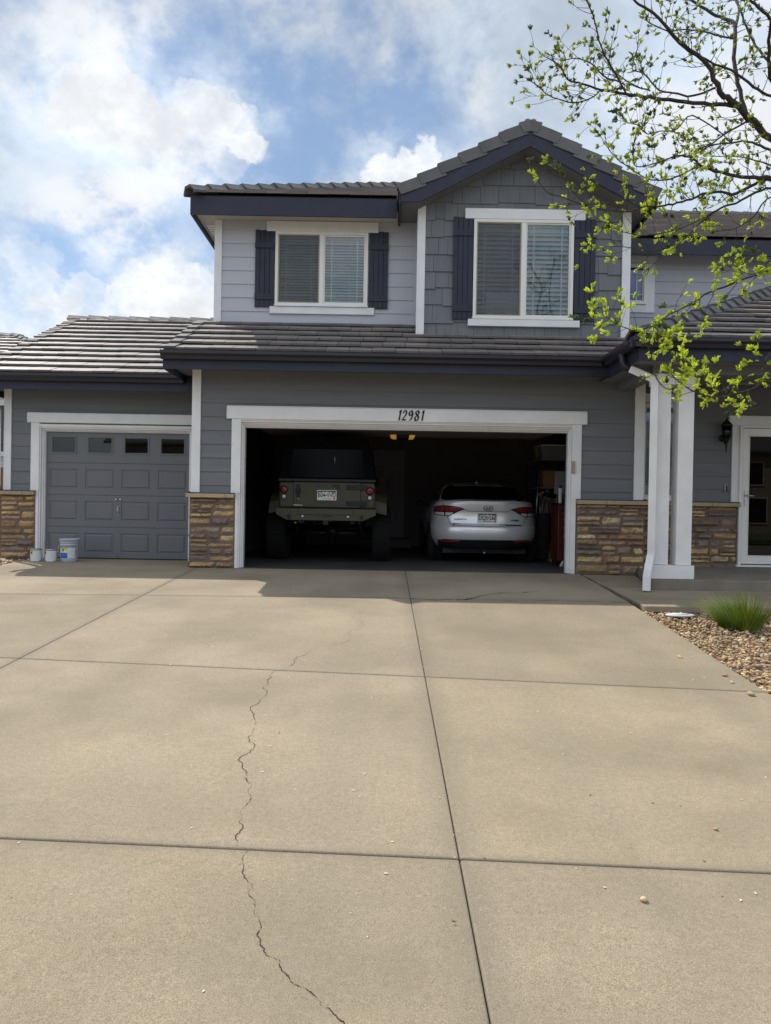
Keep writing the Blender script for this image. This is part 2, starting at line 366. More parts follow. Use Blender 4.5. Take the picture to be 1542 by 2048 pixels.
def stones(mb, A, ud, nd, W, Ht, seed=1, proud=(.025, .085), dark=0):
    """ledge stones on a vertical panel: A lower corner, ud along, nd outward"""
    rr = random.Random(seed); A = Vector(A); ud = Vector(ud); nd = Vector(nd); up = Vector((0, 0, 1)); z = 0
    def stone(u0, u1, z0, z1):
        base = Vector(rr.choice(STONES)); g = rr.uniform(.68, 1.18) * (1 - dark * .3); col = tuple(base * g * 1.3); pr = rr.uniform(*proud)
        nx = max(3, int((u1 - u0) / .035)); nz = 3; vs = []; skew = rr.uniform(-.012, .012); tp = rr.uniform(-.012, .012); bt = rr.uniform(-.01, .01)
        for k in range(nz + 1):
            for i in range(nx + 1):
                s, t = i / nx, k / nz; edge = min(s * (u1 - u0), (1 - s) * (u1 - u0), t * (z1 - z0) * 1.2, (1 - t) * (z1 - z0) * 1.2)
                h = pr * (1 - math.exp(-edge / .007)) + (rr.uniform(-.011, .011) if edge > .004 else 0)
                u = u0 + (u1 - u0) * s + skew * (t - .5) * (1 if 0 < i < nx else 1); zz = z0 + (z1 - z0) * t + (tp * (s - .5) if k == nz else bt * (s - .5) if k == 0 else 0)
                u += rr.uniform(-.006, .006) if i in (0, nx) else 0; zz += rr.uniform(-.008, .008) if k in (0, nz) else 0
                vs.append(A + ud * min(max(u, 0), W) + up * max(zz, 0) + nd * (h + .004))
        fs = [(k * (nx + 1) + i, k * (nx + 1) + i + 1, (k + 1) * (nx + 1) + i + 1, (k + 1) * (nx + 1) + i) for k in range(nz) for i in range(nx)]
        mb.add(vs, fs, col, 0, False)
        b = [vs[0], vs[nx], vs[-1], vs[-1 - nx]]; rim = vs[:nx + 1] + [vs[k * (nx + 1) + nx] for k in range(1, nz + 1)] + vs[-2:-nx - 2:-1] + [vs[k * (nx + 1)] for k in range(nz - 1, 0, -1)]
        m = len(rim); mb.add(rim + [r - nd * .035 for r in rim], [(i, i + m, (i + 1) % m + m, (i + 1) % m) for i in range(m)], col)
    while z < Ht - .01:
        h = rr.uniform(.075, .165); h = Ht - z if Ht - z - h < .04 else h; u = 0
        while u < W - .01:
            L = rr.uniform(.15, .50); L = W - u if W - u - L < .07 else L
            if h > .10 and rr.random() < .35:
                k = h * rr.uniform(.4, .6); stone(u + .003, u + L - .004, z + .003, z + k - .003); stone(u + .003, u + L - .004, z + k + .003, z + h - .003)
            else: stone(u + .001, u + L - .002, z + .001, z + h - .002)
            u += L
        z += h

# ------------------------------------------------------------------ THE HOUSE
house = empty('house', (0, 12, 0), 'two-storey house in grey lap siding with white trim, navy shutters and stone bases', 'house')
H_ = house
def part(name, m, mb, par=None, **k): return mb.build(name, m, par or H_, **k)
SL = .46
# walls ---------------------------------------------------------------
GO = (-2.242, 2.832, -.1, 2.252); SO = (-5.752, -3.148, -.1, 2.212)
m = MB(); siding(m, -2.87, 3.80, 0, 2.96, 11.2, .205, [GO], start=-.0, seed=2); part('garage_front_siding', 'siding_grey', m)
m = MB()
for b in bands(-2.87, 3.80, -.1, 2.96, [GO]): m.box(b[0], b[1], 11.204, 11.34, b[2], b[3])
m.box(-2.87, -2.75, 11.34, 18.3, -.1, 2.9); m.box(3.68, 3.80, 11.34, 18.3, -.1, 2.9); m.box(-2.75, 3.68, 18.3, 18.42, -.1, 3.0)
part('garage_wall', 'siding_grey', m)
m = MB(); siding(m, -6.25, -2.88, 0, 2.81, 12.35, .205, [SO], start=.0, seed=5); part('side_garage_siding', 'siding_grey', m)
m = MB()
for b in bands(-6.25, -2.88, -.1, 2.81, [SO]): m.box(b[0], b[1], 12.354, 12.47, b[2], b[3])
m.box(-6.25, -6.13, 12.47, 19.2, -.1, 2.8); m.box(-6.13, -2.88, 19.1, 19.2, -.1, 2.8)
part('side_garage_wall', 'siding_grey', m)
def gable_wall(mb, X, y0, yr, y1, z0, zr):
    mb.prism([(y0, z0), (yr, zr), (y1, z0)], 'x', X, X + .1)
m = MB(); gable_wall(m, -6.25, 12.0, 15.6, 19.2, 2.79, 4.45); part('gable_end', 'siding_grey', m)
# upper storey, light siding on the left
UW = (-1.88, -.36, 4.23, 5.44); GW = (1.307, 2.867, 3.925, 5.471); RW = (4.20, 4.745, 4.78, 5.52)
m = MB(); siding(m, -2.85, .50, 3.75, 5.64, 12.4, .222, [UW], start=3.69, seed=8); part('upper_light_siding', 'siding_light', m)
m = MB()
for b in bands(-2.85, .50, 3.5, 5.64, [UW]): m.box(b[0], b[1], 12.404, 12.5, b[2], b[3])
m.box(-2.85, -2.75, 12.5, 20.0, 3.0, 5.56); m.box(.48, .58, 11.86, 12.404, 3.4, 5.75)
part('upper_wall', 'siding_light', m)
# gable wall with staggered shingle panels
m = MB(); rs = random.Random(12); GP = 2.09
def roofz(x): return 6.86 - .22 - .525 * abs(x - GP)
hp = [(-.525, 1, 6.60 - .525 * GP), (.525, 1, 6.60 + .525 * GP), (-1, 0, -.455), (1, 0, 3.73)]
z = 3.60; row = 0
while z < 6.62:
    x = .455 - rs.uniform(0, .2)
    while x < 3.73:
        w = rs.choice([.15, .2, .28, .34, .24]); dz = rs.choice([0, .02, .0, .026]); g = rs.uniform(.90, 1.08)
        for b in bands(max(x, .455), min(x + w, 3.73), z - dz, z + .268, [GW]):
            q = clip([(b[0] + .0025, b[2]), (b[1] - .0025, b[2]), (b[1] - .0025, b[3]), (b[0] + .0025, b[3])], hp)
            if len(q) > 2:
                def yy(zz): return 11.8 - .020 * (1 - (zz - z) / .27) - .002 - dz * .1
                m.hexa([(p[0], yy(p[1]), p[1]) for p in q], [(p[0], 11.803, p[1]) for p in q], (g, g, g))
        x += w
    z += .268; row += 1
part('gable_shingles', 'shingle_grey', m)
m = MB()
for b in bands(.455, 3.73, 3.3, 5.62, [GW]): m.box(b[0], b[1], 11.804, 11.9, b[2], b[3])
m.prism([(.455, 5.62), (3.73, 5.62), (3.73, 5.70), (GP, 6.56), (.455, 5.70)], 'y', 11.804, 11.9)
m.box(3.60, 3.73, 11.9, 14.0, 3.3, 5.66)
part('gable_wall', 'siding_grey', m)
# wall on the right, over the porch
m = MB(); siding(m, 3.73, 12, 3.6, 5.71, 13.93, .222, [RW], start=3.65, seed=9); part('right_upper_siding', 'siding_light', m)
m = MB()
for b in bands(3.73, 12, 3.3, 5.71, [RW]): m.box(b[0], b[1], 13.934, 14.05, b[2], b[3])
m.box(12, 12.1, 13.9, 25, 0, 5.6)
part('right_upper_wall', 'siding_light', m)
# entry wall under the porch
EW = (3.93, 4.55, 1.14, 2.62); ED = (5.43, 6.47, .12, 2.30)
m = MB(); siding(m, 3.80, 12, 1.12, 2.90, 11.6, .205, [EW, ED], start=.9, seed=4); part('entry_siding', 'siding_grey', m)
m = MB()
for b in bands(3.80, 12, 0, 2.9, [EW, ED]): m.box(b[0], b[1], 11.604, 11.72, b[2], b[3])
part('entry_wall', 'siding_grey', m)
# corner boards and other flat trim -------------------------------------
def trim(*bx, name='corner_board', bv=.003):
    m = MB()
    for b in bx: m.box(*b)
    return part(name, 'white_trim', m, bevel=bv)
trim((-2.875, -2.775, 11.165, 11.20, 1.12, 2.948), (-2.905, -2.87, 11.165, 11.30, 1.12, 2.948))
trim((3.69, 3.80, 11.165, 11.20, 1.12, 2.86), (3.80, 3.835, 11.165, 11.27, 1.12, 2.86))
trim((-6.255, -6.165, 12.315, 12.35, 1.12, 2.798), (-6.285, -6.25, 12.315, 12.45, 1.12, 2.798))
trim((-2.855, -2.765, 12.365, 12.40, 3.93, 5.62), (-2.885, -2.85, 12.365, 12.5, 3.93, 5.62))
trim((.425, .455, 11.765, 11.90, 3.63, 5.74), (.455, .55, 11.765, 11.80, 3.63, 5.68))
trim((3.635, 3.73, 11.765, 11.80, 3.63, 5.68), (3.73, 3.765, 11.765, 11.90, 3.63, 5.74))
m = MB(); m.box(.40, .48, 12.36, 12.398, 3.8, 5.62); part('corner_board', 'siding_light', m)
# big garage opening: header, casings, stepped jamb
trim((-2.385, 2.975, 11.15, 11.20, 2.225, 2.405), name='door_header')
trim((-2.375, 2.965, 11.14, 11.20, 2.405, 2.418), name='header_cap')
for x0, x1, s in ((-2.31, -2.17, 1), (2.76, 2.90, -1)):
    trim((x0, x1, 11.165, 11.20, 1.118, 2.225), name='door_casing')
def jamb(xa, xb, ztop, y, nm='door_jamb'):
    m = MB()
    for k, (d0, d1, yf) in enumerate(((0, .045, -.03), (.045, .07, -.012), (.07, .095, .03), (.095, .112, .06))):
        for sx, x in ((-1, xa), (1, xb)):
            e0, e1 = sorted((x + sx * (.112 - d0 - .0), x + sx * (.112 - d1)))
            m.box(e0 - 0, e1, y + yf, y + .17 - k * .002, 0.003, ztop + .112 - d1)
        m.box(xa - .112 + d0, xb + .112 - d0, y + yf, y + .168 - k * .002, ztop + .112 - d1, ztop + .112 - d0)
    return part(nm, 'white_trim', m, bevel=.002)
jamb(-2.13, 2.72, 2.14, 11.2)
m = MB(); m.box(-2.13, 2.72, 11.262, 11.33, 2.105, 2.143); part('weather_seal', 'soffit_light', m)
# small garage door trim
trim((-5.90, -3.13 + .02, 12.30, 12.35, 2.235, 2.385), name='door_header')
trim((-5.89, -3.12, 12.29, 12.35, 2.385, 2.397), name='header_cap')
trim((-5.84, -5.70, 12.315, 12.35, 1.118, 2.235), name='door_casing'); trim((-3.20, -3.06, 12.315, 12.35, 1.118, 2.235), name='door_casing')
jamb(-5.64, -3.26, 2.10, 12.35)
# sensor plate on the right casing
m = MB(); m.box(2.755, 2.80, 11.128, 11.168, 1.50, 1.68); part('keypad', 'tan_plastic', m, bevel=.005)
# stone ----------------------------------------------------------------
def stone_panel(A, ud, nd, W_, Ht, seed, y_in=.0, dark=0):
    m = MB(); A = Vector(A); ud = Vector(ud); nd = Vector(nd)
    stones(m, A, ud, nd, W_, Ht, seed, dark=dark)
    o = part('stone_veneer', ['stone', 'mortar'], m)
    q = MB(); up = Vector((0, 0, Ht)); c = [A, A + ud * W_, A + ud * W_ + nd * .022, A + nd * .022]
    q.hexa(c, [v + up for v in c]); part('mortar_bed', 'mortar', q); return o
def cap(x0, x1, y0, y1, z=1.045, h=.058, seed=1):
    m = MB(); rr = random.Random(seed); x = x0
    while x < x1 - .02:
        L = min(rr.uniform(.38, .6), x1 - x); L = x1 - x if x1 - x - L < .12 else L; g = rr.uniform(.85, 1.1); m.box(x + .002, x + L - .002, y0 - rr.uniform(0, .004), y1, z, z + h, (g, g * .98, g * .95)); x += L
    part('stone_cap', 'stone_cap', m, bevel=.006)
    m = MB(); m.box(x0 + .02, x1 - .0, y0 + .02, y1, z + h, z + h + .012); m.box(x0 + .02, x1, y1 - .008, y1 - .003, z + h + .012, z + h + .03); part('cap_flashing', 'flashing', m)
stone_panel((-2.92, 11.197, 0), (1, 0, 0), (0, -1, 0), .675, 1.045, 21); stone_panel((-2.872, 12.35, 0), (0, -1, 0), (-1, 0, 0), 1.17, 1.045, 22)
cap(-2.965, -2.245, 11.085, 11.2, seed=2)
stone_panel((2.845, 11.197, 0), (1, 0, 0), (0, -1, 0), 1.02, 1.045, 23); stone_panel((3.80, 11.197, 0), (0, 1, 0), (1, 0, 0), .40, 1.045, 24)
cap(2.835, 3.90, 11.085, 11.2, seed=3)
stone_panel((-6.33, 12.347, 0), (1, 0, 0), (0, -1, 0), .575, 1.045, 25); cap(-6.37, -5.745, 12.235, 12.35, seed=4)
stone_panel((-3.15, 12.347, 0), (1, 0, 0), (0, -1, 0), .28, 1.045, 28)
stone_panel((3.86, 11.597, .03), (1, 0, 0), (0, -1, 0), 1.57, 1.015, 26); cap(3.90, 5.44, 11.485, 11.6, seed=5)
stone_panel((5.43, 11.597, .06), (1, 0, 0), (0, -1, 0), 1.06, .085, 29)
stone_panel((6.5, 11.597, .03), (1, 0, 0), (0, -1, 0), 3, 1.015, 27)
# roofs ---------------------------------------------------------------
def roof(name, O, ud, vd, poly, seed, felt=True, **k):
    m = MB(); slope_tiles(m, O, ud, vd, poly, seed=seed, **k); o = part(name, 'roof_tile', m)
    if felt:
        O = Vector(O); ud = Vector(ud).normalized(); vd = Vector(vd).normalized(); n = ud.cross(vd).normalized(); n = n if n.z > 0 else -n
        q = MB(); q.hexa([O + ud * p[0] + vd * p[1] - n * .04 for p in poly], [O + ud * p[0] + vd * p[1] - n * .001 for p in poly]); f = part('roof_deck', 'dark_felt', q); recalc(f)
    return o
VD = Vector((0, 1, SL)).normalized(); kv = math.hypot(1, SL)
# main garage roof (eave y 10.65, top against the upper wall)
roof('garage_roof', (-3.16, 10.63, 3.085), (1, 0, 0), VD, [(0, 0), (6.27, 0), (6.27 + 1.78, 1.78 * kv), (0, 1.78 * kv)], 31)
m = MB(); rake_tiles(m, (-3.16, 10.60, 3.12), (-3.16, 12.42, 3.12 + 1.82 * SL), (-1, 0, 0), seed=5, dropf=.16, pitch=.33); part('verge_tiles', 'roof_cap', m)
# small garage roof
roof('side_garage_roof', (-6.55, 11.78, 2.925), (1, 0, 0), VD, [(0, 0), (3.68, 0), (3.68, 3.82 * kv), (0, 3.82 * kv)], 32)
roof('side_garage_roof', (-2.87, 19.42, 2.925), (-1, 0, 0), Vector((0, -1, SL)).normalized(), [(0, 0), (3.68, 0), (3.68, 3.82 * kv), (0, 3.82 * kv)], 33)
m = MB(); rake_tiles(m, (-6.55, 11.75, 2.95), (-6.55, 15.62, 2.95 + 3.87 * SL), (-1, 0, 0), seed=6, dropf=.16, pitch=.34, wtop=.2); part('verge_tiles', 'roof_cap', m)
m = MB(); caps(m, (-6.62, 15.6, 4.76), (-2.85, 15.6, 4.76), (0, 0, 1), w=.30, drop=.09, seed=9, pitch=.42, L=.5); part('ridge_tiles', 'roof_cap', m)
# upper left hip roof
UZ = 5.835; ue = 11.93
roof('upper_roof', (-3.13, ue, UZ), (1, 0, 0), VD, [(0, 0), (5.0, 0), (5.0, 4.1 * kv), (4.1, 4.1 * kv)], 34)
m = MB(); O = Vector((-3.13, ue, UZ)); q = [Vector((-3.13, ue, UZ)), Vector((.97, ue + 4.1, UZ + 4.1 * SL)), Vector((-3.13, ue + 8.2, UZ))]
m.hexa([p - Vector((0, 0, .03)) for p in q], q); recalc(part('roof_deck', 'dark_felt', m))
roof('upper_roof', (-3.13, ue + 8.2, UZ), (0, -1, 0), Vector((1, 0, SL)).normalized(), [(0, 0), (8.2, 0), (4.1, 4.1 * kv)], 35, felt=False)
m = MB(); caps(m, (-3.20, ue - .07, UZ + .075), (.97, ue + 4.1, UZ + 4.1 * SL + .11), (0, 0, 1), w=.32, drop=.10, seed=10, pitch=.34, L=.44, raise_=.05, th=.035); part('hip_tiles', 'roof_cap', m)
# gable roof
GK = math.hypot(1, .525)
for sx, sd2 in ((-1, 36), (1, 37)):
    ez = 6.86 - .075 - .525 * 1.96
    vd = Vector((-sx, 0, .525)).normalized()
    roof('gable_roof', (GP + sx * 1.96, 11.37, ez), (0, 1, 0), vd, [(0, 0), (5.0, 0), (5.0, 1.96 * GK), (0, 1.96 * GK)], sd2)
    m = MB(); rake_tiles(m, (GP + sx * 1.985, 11.37, 6.86 - .045 - .525 * 1.985), (GP, 11.37, 6.86 - .045), (0, -1, 0), seed=7 + sx, pitch=.345, L=.40, wtop=.2, dropf=.17, lift=.055); part('verge_tiles', 'roof_cap', m)
m = MB(); caps(m, (GP, 11.55, 6.835), (GP, 16.3, 6.835), (0, 0, 1), w=.30, drop=.10, seed=19); part('ridge_tiles', 'roof_cap', m)
# right rear roof
roof('right_upper_roof', (3.9, 13.46, UZ), (1, 0, 0), VD, [(0, 0), (9, 0), (9, 6.2 * kv), (0, 6.2 * kv)], 38)
m = MB(); caps(m, (3.9, 19.66, UZ + 6.2 * SL + .07), (12.9, 19.66, UZ + 6.2 * SL + .07), (0, 0, 1), w=.30, drop=.10, seed=20); part('ridge_tiles', 'roof_cap', m)
# porch hip roof
PE = 9.33; PX = 3.10; PZ = 3.085; pd = 4.6
roof('porch_roof', (PX, PE, PZ), (1, 0, 0), VD, [(0, 0), (9, 0), (9, pd * kv), (pd, pd * kv)], 39)
m = MB(); slope_tiles(m, (PX, PE + pd, PZ), (0, -1, 0), Vector((1, 0, SL)).normalized(), [(0, 0), (pd, 0), (0, pd * kv)], seed=40); part('porch_roof', 'roof_tile', m)
m = MB(); caps(m, (PX - .05, PE - .05, PZ + .08), (PX + pd, PE + pd, PZ + pd * SL + .11), (0, 0, 1), w=.30, drop=.10, seed=11, pitch=.31, L=.42, raise_=.055, th=.035); part('hip_tiles', 'roof_cap', m)
# fascias, soffits -----------------------------------------------------
def navy(*bx, name='fascia', mt='navy_paint'):
    m = MB()
    for b in bx: m.box(*b)
    return part(name, mt, m, bevel=.002)
navy((-3.165, 3.14, 10.635, 10.665, 2.855, 3.08)); navy((-3.19, -3.165, 10.635, 12.42, 2.855, 3.08), name='fascia')
m = MB(); m.hexa([(-3.19, 10.64, 3.08), (-3.19, 12.42, 3.08), (-3.19, 12.42, 3.08 + 1.78 * SL)], [(-3.16, 10.64, 3.08), (-3.16, 12.42, 3.08), (-3.16, 12.42, 3.08 + 1.78 * SL)]); recalc(part('verge_board', 'navy_paint', m))
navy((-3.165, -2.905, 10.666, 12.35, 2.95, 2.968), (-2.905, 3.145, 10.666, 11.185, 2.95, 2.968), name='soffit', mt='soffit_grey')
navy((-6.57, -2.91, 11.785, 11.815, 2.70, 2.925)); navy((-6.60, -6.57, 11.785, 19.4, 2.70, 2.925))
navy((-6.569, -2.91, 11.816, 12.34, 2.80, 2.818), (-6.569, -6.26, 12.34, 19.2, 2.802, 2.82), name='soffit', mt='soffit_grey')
m = MB(); m.prism([(11.79, 2.93), (15.6, 2.93 + 3.81 * SL), (19.4, 2.93), (19.4, 2.80), (15.6, 2.80 + 3.81 * SL), (11.79, 2.80)], 'x', -6.60, -6.57); part('verge_board', 'navy_paint', m)
navy((-3.15, .10, 11.935, 11.965, 5.535, 5.83)); navy((-3.18, -3.15, 11.935, 20.2, 5.535, 5.83))
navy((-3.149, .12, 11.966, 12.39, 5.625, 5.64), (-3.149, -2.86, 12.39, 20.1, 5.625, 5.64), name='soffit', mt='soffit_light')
m = MB()
for k in range(5): m.box(-3.09, -2.93, 12.62 + k * .10, 12.68 + k * .10, 5.612, 5.626)
part('soffit_vent', 'vinyl_white', m)
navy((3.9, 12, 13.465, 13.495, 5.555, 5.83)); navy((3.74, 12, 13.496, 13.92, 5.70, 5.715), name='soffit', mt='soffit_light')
# gable verge: sloping board, horizontal return, boxed soffit
m = MB()
for s in (-1, 1):
    def X(a): return GP + s * a
    zt = lambda a: 6.86 - .17 - .525 * a; zb = lambda a: 6.86 - .42 - .525 * a
    m.prism([(X(0), zt(0)), (X(1.93), zt(1.93)), (X(1.93), 5.575), (X(1.645), 5.575), (X(0), zb(0))][::s], 'y', 11.385, 11.415)
recalc(part('gable_fascia', 'navy_paint', m, bevel=.002))
for s in (-1, 1):
    m = MB(); a, b = sorted((GP + s * 1.93, GP + s * 1.96)); m.box(a, b, 11.416, 14 if s > 0 else 12.36, 5.56, 5.70); part('gable_side_fascia', 'navy_paint', m)
m = MB()
for s in (-1, 1):
    a, b = sorted((GP + s * 1.64, GP + s * 1.93)); m.box(a, b, 11.416, 14 if s > 0 else 12.36, 5.62, 5.635)
    m.hexa([(GP, 11.416, 6.48), (GP + s * 1.65, 11.416, 6.48 - .525 * 1.65), (GP + s * 1.65, 11.79, 6.48 - .525 * 1.65), (GP, 11.79, 6.48)], [(GP, 11.416, 6.495), (GP + s * 1.65, 11.416, 6.495 - .525 * 1.65), (GP + s * 1.65, 11.79, 6.495 - .525 * 1.65), (GP, 11.79, 6.495)])
recalc(part('gable_soffit', 'soffit_grey', m))
# porch fascia + beam + ceiling
navy((3.115, 12, 9.335, 9.365, 2.83, 3.08), (3.115, 3.145, 9.365, 10.634, 2.83, 3.08), name='porch_fascia')
navy((3.146, 12, 9.366, 9.70, 2.842, 2.858), (3.146, 3.42, 9.70, 11.19, 2.843, 2.859), (3.42, 12, 9.70, 11.59, 2.88, 2.895), name='porch_soffit', mt='soffit_grey')
navy((3.42, 12, 9.68, 9.90, 2.735, 2.88), (3.42, 3.60, 9.90, 11.17, 2.735, 2.879), name='porch_beam', mt='siding_grey')
# gutters (K profile)
def gutter(p0, p1, out):
    p0 = Vector(p0); p1 = Vector(p1); o = Vector(out); up = Vector((0, 0, 1)); pr = [(0, 0), (.07, 0), (.085, .045), (.12, .075), (.12, .118), (.104, .118), (.104, .110), (.012, .110), (.012, .122), (0, .122)]
    m = MB(); m.hexa([p0 + o * a + up * b for a, b in pr], [p1 + o * a + up * b for a, b in pr]); return recalc(part('gutter', 'gutter_dark', m))
gutter((-3.20, 10.633, 2.985), (3.00, 10.633, 2.985), (0, -1, 0))
gutter((3.113, 9.23, 2.985), (3.113, 10.75, 2.985), (-1, 0, 0))
gutter((3.0, 9.333, 2.985), (12, 9.333, 2.985), (0, -1, 0))
gutter((-6.61, 11.783, 2.825), (-3.19, 11.783, 2.825), (0, -1, 0))
# downspouts
m = MB(); m.tube([(3.05, 9.78, 3.0), (3.05, 9.78, 2.90), (3.07, 9.77, 2.84), (3.16, 9.74, 2.79)], .048, 8); part('downspout_elbow', 'gutter_dark', m)
def spout(pts, w=.05):
    m = MB(); m.tube(pts, w, 4, sq=(1, 1, 0)); o = part('downspout', 'white_trim', m, bevel=.006); return o
spout([(3.14, 9.735, 2.80), (3.39, 9.64, 2.665), (3.425, 9.63, 2.60), (3.425, 9.63, .42), (3.41, 9.62, .36), (3.34, 9.50, .20), (3.325, 9.49, .13), (3.32, 9.48, -.05)], .066)
spout([(-6.72, 11.9, 2.72), (-6.68, 12.0, 2.66), (-6.38, 12.24, 2.50), (-6.36, 12.26, 2.42), (-6.36, 12.26, 1.20), (-6.38, 12.25, 1.13), (-6.46, 12.18, 1.0), (-6.47, 12.17, .93), (-6.47, 12.17, .15), (-6.47, 12.0, .04)], .055)
# windows ---------------------------------------------------------------
def window(x0, x1, z0, z1, y, split=True, bp=.047, room=True, screen=True, muntins=True, blinds=True, seed=1, glassm='pane', mx=.13, bz=0.):
    w = MB(); f = .045; w.box(x0, x0 + f, y - .02, y + .07, z0, z1); w.box(x1 - f, x1, y - .02, y + .07, z0, z1)
    w.box(x0 + f, x1 - f, y - .018, y + .07, z0, z0 + f); w.box(x0 + f, x1 - f, y - .018, y + .07, z1 - f, z1)
    w.box(x0 - .01, x1 + .01, y - .028, y - .0, z0 - .012, z0 + .012)
    mid = (x0 + x1) / 2; sp = [(x0 + f, x1 - f)]
    if split: w.box(mid - .035, mid + .035, y - .012, y + .068, z0 + f, z1 - f); sp = [(x0 + f, mid - .035), (mid + .035, x1 - f)]
    for (a, b) in sp:  # sash
        s_ = .022
        for bx in ((a, a + s_, z0 + f, z1 - f), (b - s_, b, z0 + f, z1 - f), (a + s_, b - s_, z0 + f, z0 + f + s_), (a + s_, b - s_, z1 - f - s_, z1 - f)): w.box(bx[0], bx[1], y + .006, y + .055, bx[2], bx[3])
    wf = part('window', 'vinyl_white', w, bevel=.002)
    for i, (a, b) in enumerate(sp):
        g = MB(); g.box(a + .02, b - .02, y + .022, y + .026, z0 + f + .02, z1 - f - .02); g.build('pane', glassm, wf)
        if muntins:
            q = MB(); t = .008; yy = y + (.030 if glassm == 'pane' else .012)
            for xx in ((a + mx, b - mx) if b - a > .35 else ((a + b) / 2,)): q.box(xx - t, xx + t, yy, yy + .006, z0 + f, z1 - f)
            for zz in (z0 + f + .13, z1 - f - .13): q.box(a, b, yy - .001, yy + .005, zz - t, zz + t)
            q.build('muntin', 'blind_white', wf)
        if screen and i == 0:
            q = MB(); q.box(a, b, y - .002, y - .0005, z0 + f, z1 - f); q.build('insect_screen', 'screen', wf)
            q = MB(); c = .016
            for bx in ((a, a + c, z0 + f, z1 - f), (b - c, b, z0 + f, z1 - f), (a + c, b - c, z0 + f, z0 + f + c), (a + c, b - c, z1 - f - c, z1 - f)): q.box(bx[0], bx[1], y - .010, y + .004, bx[2], bx[3])
            q.build('screen_frame', 'tan_plastic', wf)
    if blinds:
        q = MB(); rr = random.Random(seed); z = z0 + f + .02; yb = y + .11
        while z < z1 - f - .03:
            t = .024 * bp / .05; dz = .024 * bp / .05 + rr.uniform(-.003, .003); 
            q.hexa([(x0 + .05, yb - t, z - dz + .003), (x1 - .05, yb - t, z - dz + .003), (x1 - .05, yb + t, z + dz + .003), (x0 + .05, yb + t, z + dz + .003)], [(x0 + .05, yb - t, z - dz), (x1 - .05, yb - t, z - dz), (x1 - .05, yb + t, z + dz), (x0 + .05, yb + t, z + dz)]); z += bp
        q.box(x0 + .045, x1 - .045, yb - .03, yb + .03, z1 - f - .035, z1 - f + .005)
        for xx in (x0 + .25, x0 + .62, mid + .2, x1 - .3):
            if x0 < xx < x1: q.box(xx - .002, xx + .002, yb - .024, yb - .021, z0 + .06, z1 - .06)
        recalc(q.build('blind', 'blind_white', wf))
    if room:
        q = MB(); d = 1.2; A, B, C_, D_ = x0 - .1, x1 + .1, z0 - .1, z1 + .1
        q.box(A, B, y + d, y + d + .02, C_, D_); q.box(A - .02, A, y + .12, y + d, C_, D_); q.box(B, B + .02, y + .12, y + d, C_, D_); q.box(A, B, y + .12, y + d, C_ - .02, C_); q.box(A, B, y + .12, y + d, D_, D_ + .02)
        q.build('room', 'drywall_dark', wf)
    return wf
sm = bpy.data.materials.new('screen'); sm.use_nodes = True; t_ = sm.node_tree; t_.nodes.clear()
a_ = t_.nodes.new('ShaderNodeBsdfTransparent'); b_ = t_.nodes.new('ShaderNodeBsdfDiffuse'); b_.inputs[0].default_value = (.09, .088, .10, 1); c_ = t_.nodes.new('ShaderNodeMixShader'); c_.inputs[0].default_value = .26; o_ = t_.nodes.new('ShaderNodeOutputMaterial')
t_.links.new(a_.outputs[0], c_.inputs[1]); t_.links.new(b_.outputs[0], c_.inputs[2]); t_.links.new(c_.outputs[0], o_.inputs[0]); MATS['screen'] = sm
wU = window(*UW, 12.36, seed=3); wG = window(*GW, 11.76, seed=4, bp=.072)
wR = window(*RW, 13.90, split=False, screen=False, blinds=False, glassm='blue_pane')
mat('curtain_blue', (.10, .17, .62), .9, .1, 8)
q = MB(); q.box(4.2, 4.75, 13.97, 13.98, 4.8, 5.5); q.build('curtain', 'curtain_blue', wR)
wE = window(*EW, 11.58, split=False, screen=False, seed=6)
tag(wU, 'upper left window with two panes and lowered blind'); tag(wG, 'tall gable window with two panes and open slatted blind'); tag(wR, 'narrow dark window beside the gable'); tag(wE, 'tall porch window behind the columns')
m = MB(); m.box(1.52, 2.05, 11.84, 11.845, 4.0, 4.36); m.build('window_sticker', 'blind_white', wG)
trim((-2.03, -.195, 12.355, 12.40, 5.445, 5.615), name='window_header'); trim((-1.965, -.245, 12.355, 12.40, 4.10, 4.215), name='window_sill')
trim((1.165, 3.04, 11.74, 11.80, 5.475, 5.635), name='window_header'); trim((1.235, 2.98, 11.735, 11.80, 3.805, 3.91), name='window_sill')
trim((4.0, 4.93, 13.89, 13.93, 5.535, 5.66), (4.75, 4.90, 13.895, 13.93, 4.62, 5.53), (4.0, 4.75, 13.895, 13.93, 4.62, 4.765), name='window_trim')
trim((3.84, 4.72, 11.55, 11.60, 2.63, 2.77), name='window_header'); trim((4.56, 4.68, 11.565, 11.60, 1.12, 2.63), (3.84, 3.92, 11.565, 11.60, 1.12, 2.63), (3.92, 4.56, 11.56, 11.60, 1.10, 1.13), name='window_trim')
def shutter(x0, x1, z0, z1, y):
    m = MB(); n = 4; w = (x1 - x0) / n
    for i in range(n): m.box(x0 + i * w + .003, x0 + (i + 1) * w - .003, y - .028, y - .005, z0 + (i % 2) * .004, z1 - (i % 2) * .006)
    m.box(x0, x1, y - .045, y - .0285, z1 - .30, z1 - .20); m.box(x0, x1, y - .045, y - .0285, z0 + .12, z0 + .22); m.box(x0 + .004, x1 - .004, y - .006, y, z0 + .01, z1 - .01)
    return part('shutter', 'navy_paint', m, bevel=.002)
shutter(-2.215, -1.895, 4.20, 5.465, 12.385); shutter(-.345, -.025, 4.20, 5.465, 12.385)
shutter(.985, 1.295, 3.905, 5.50, 11.775); shutter(2.88, 3.21, 3.905, 5.50, 11.775)
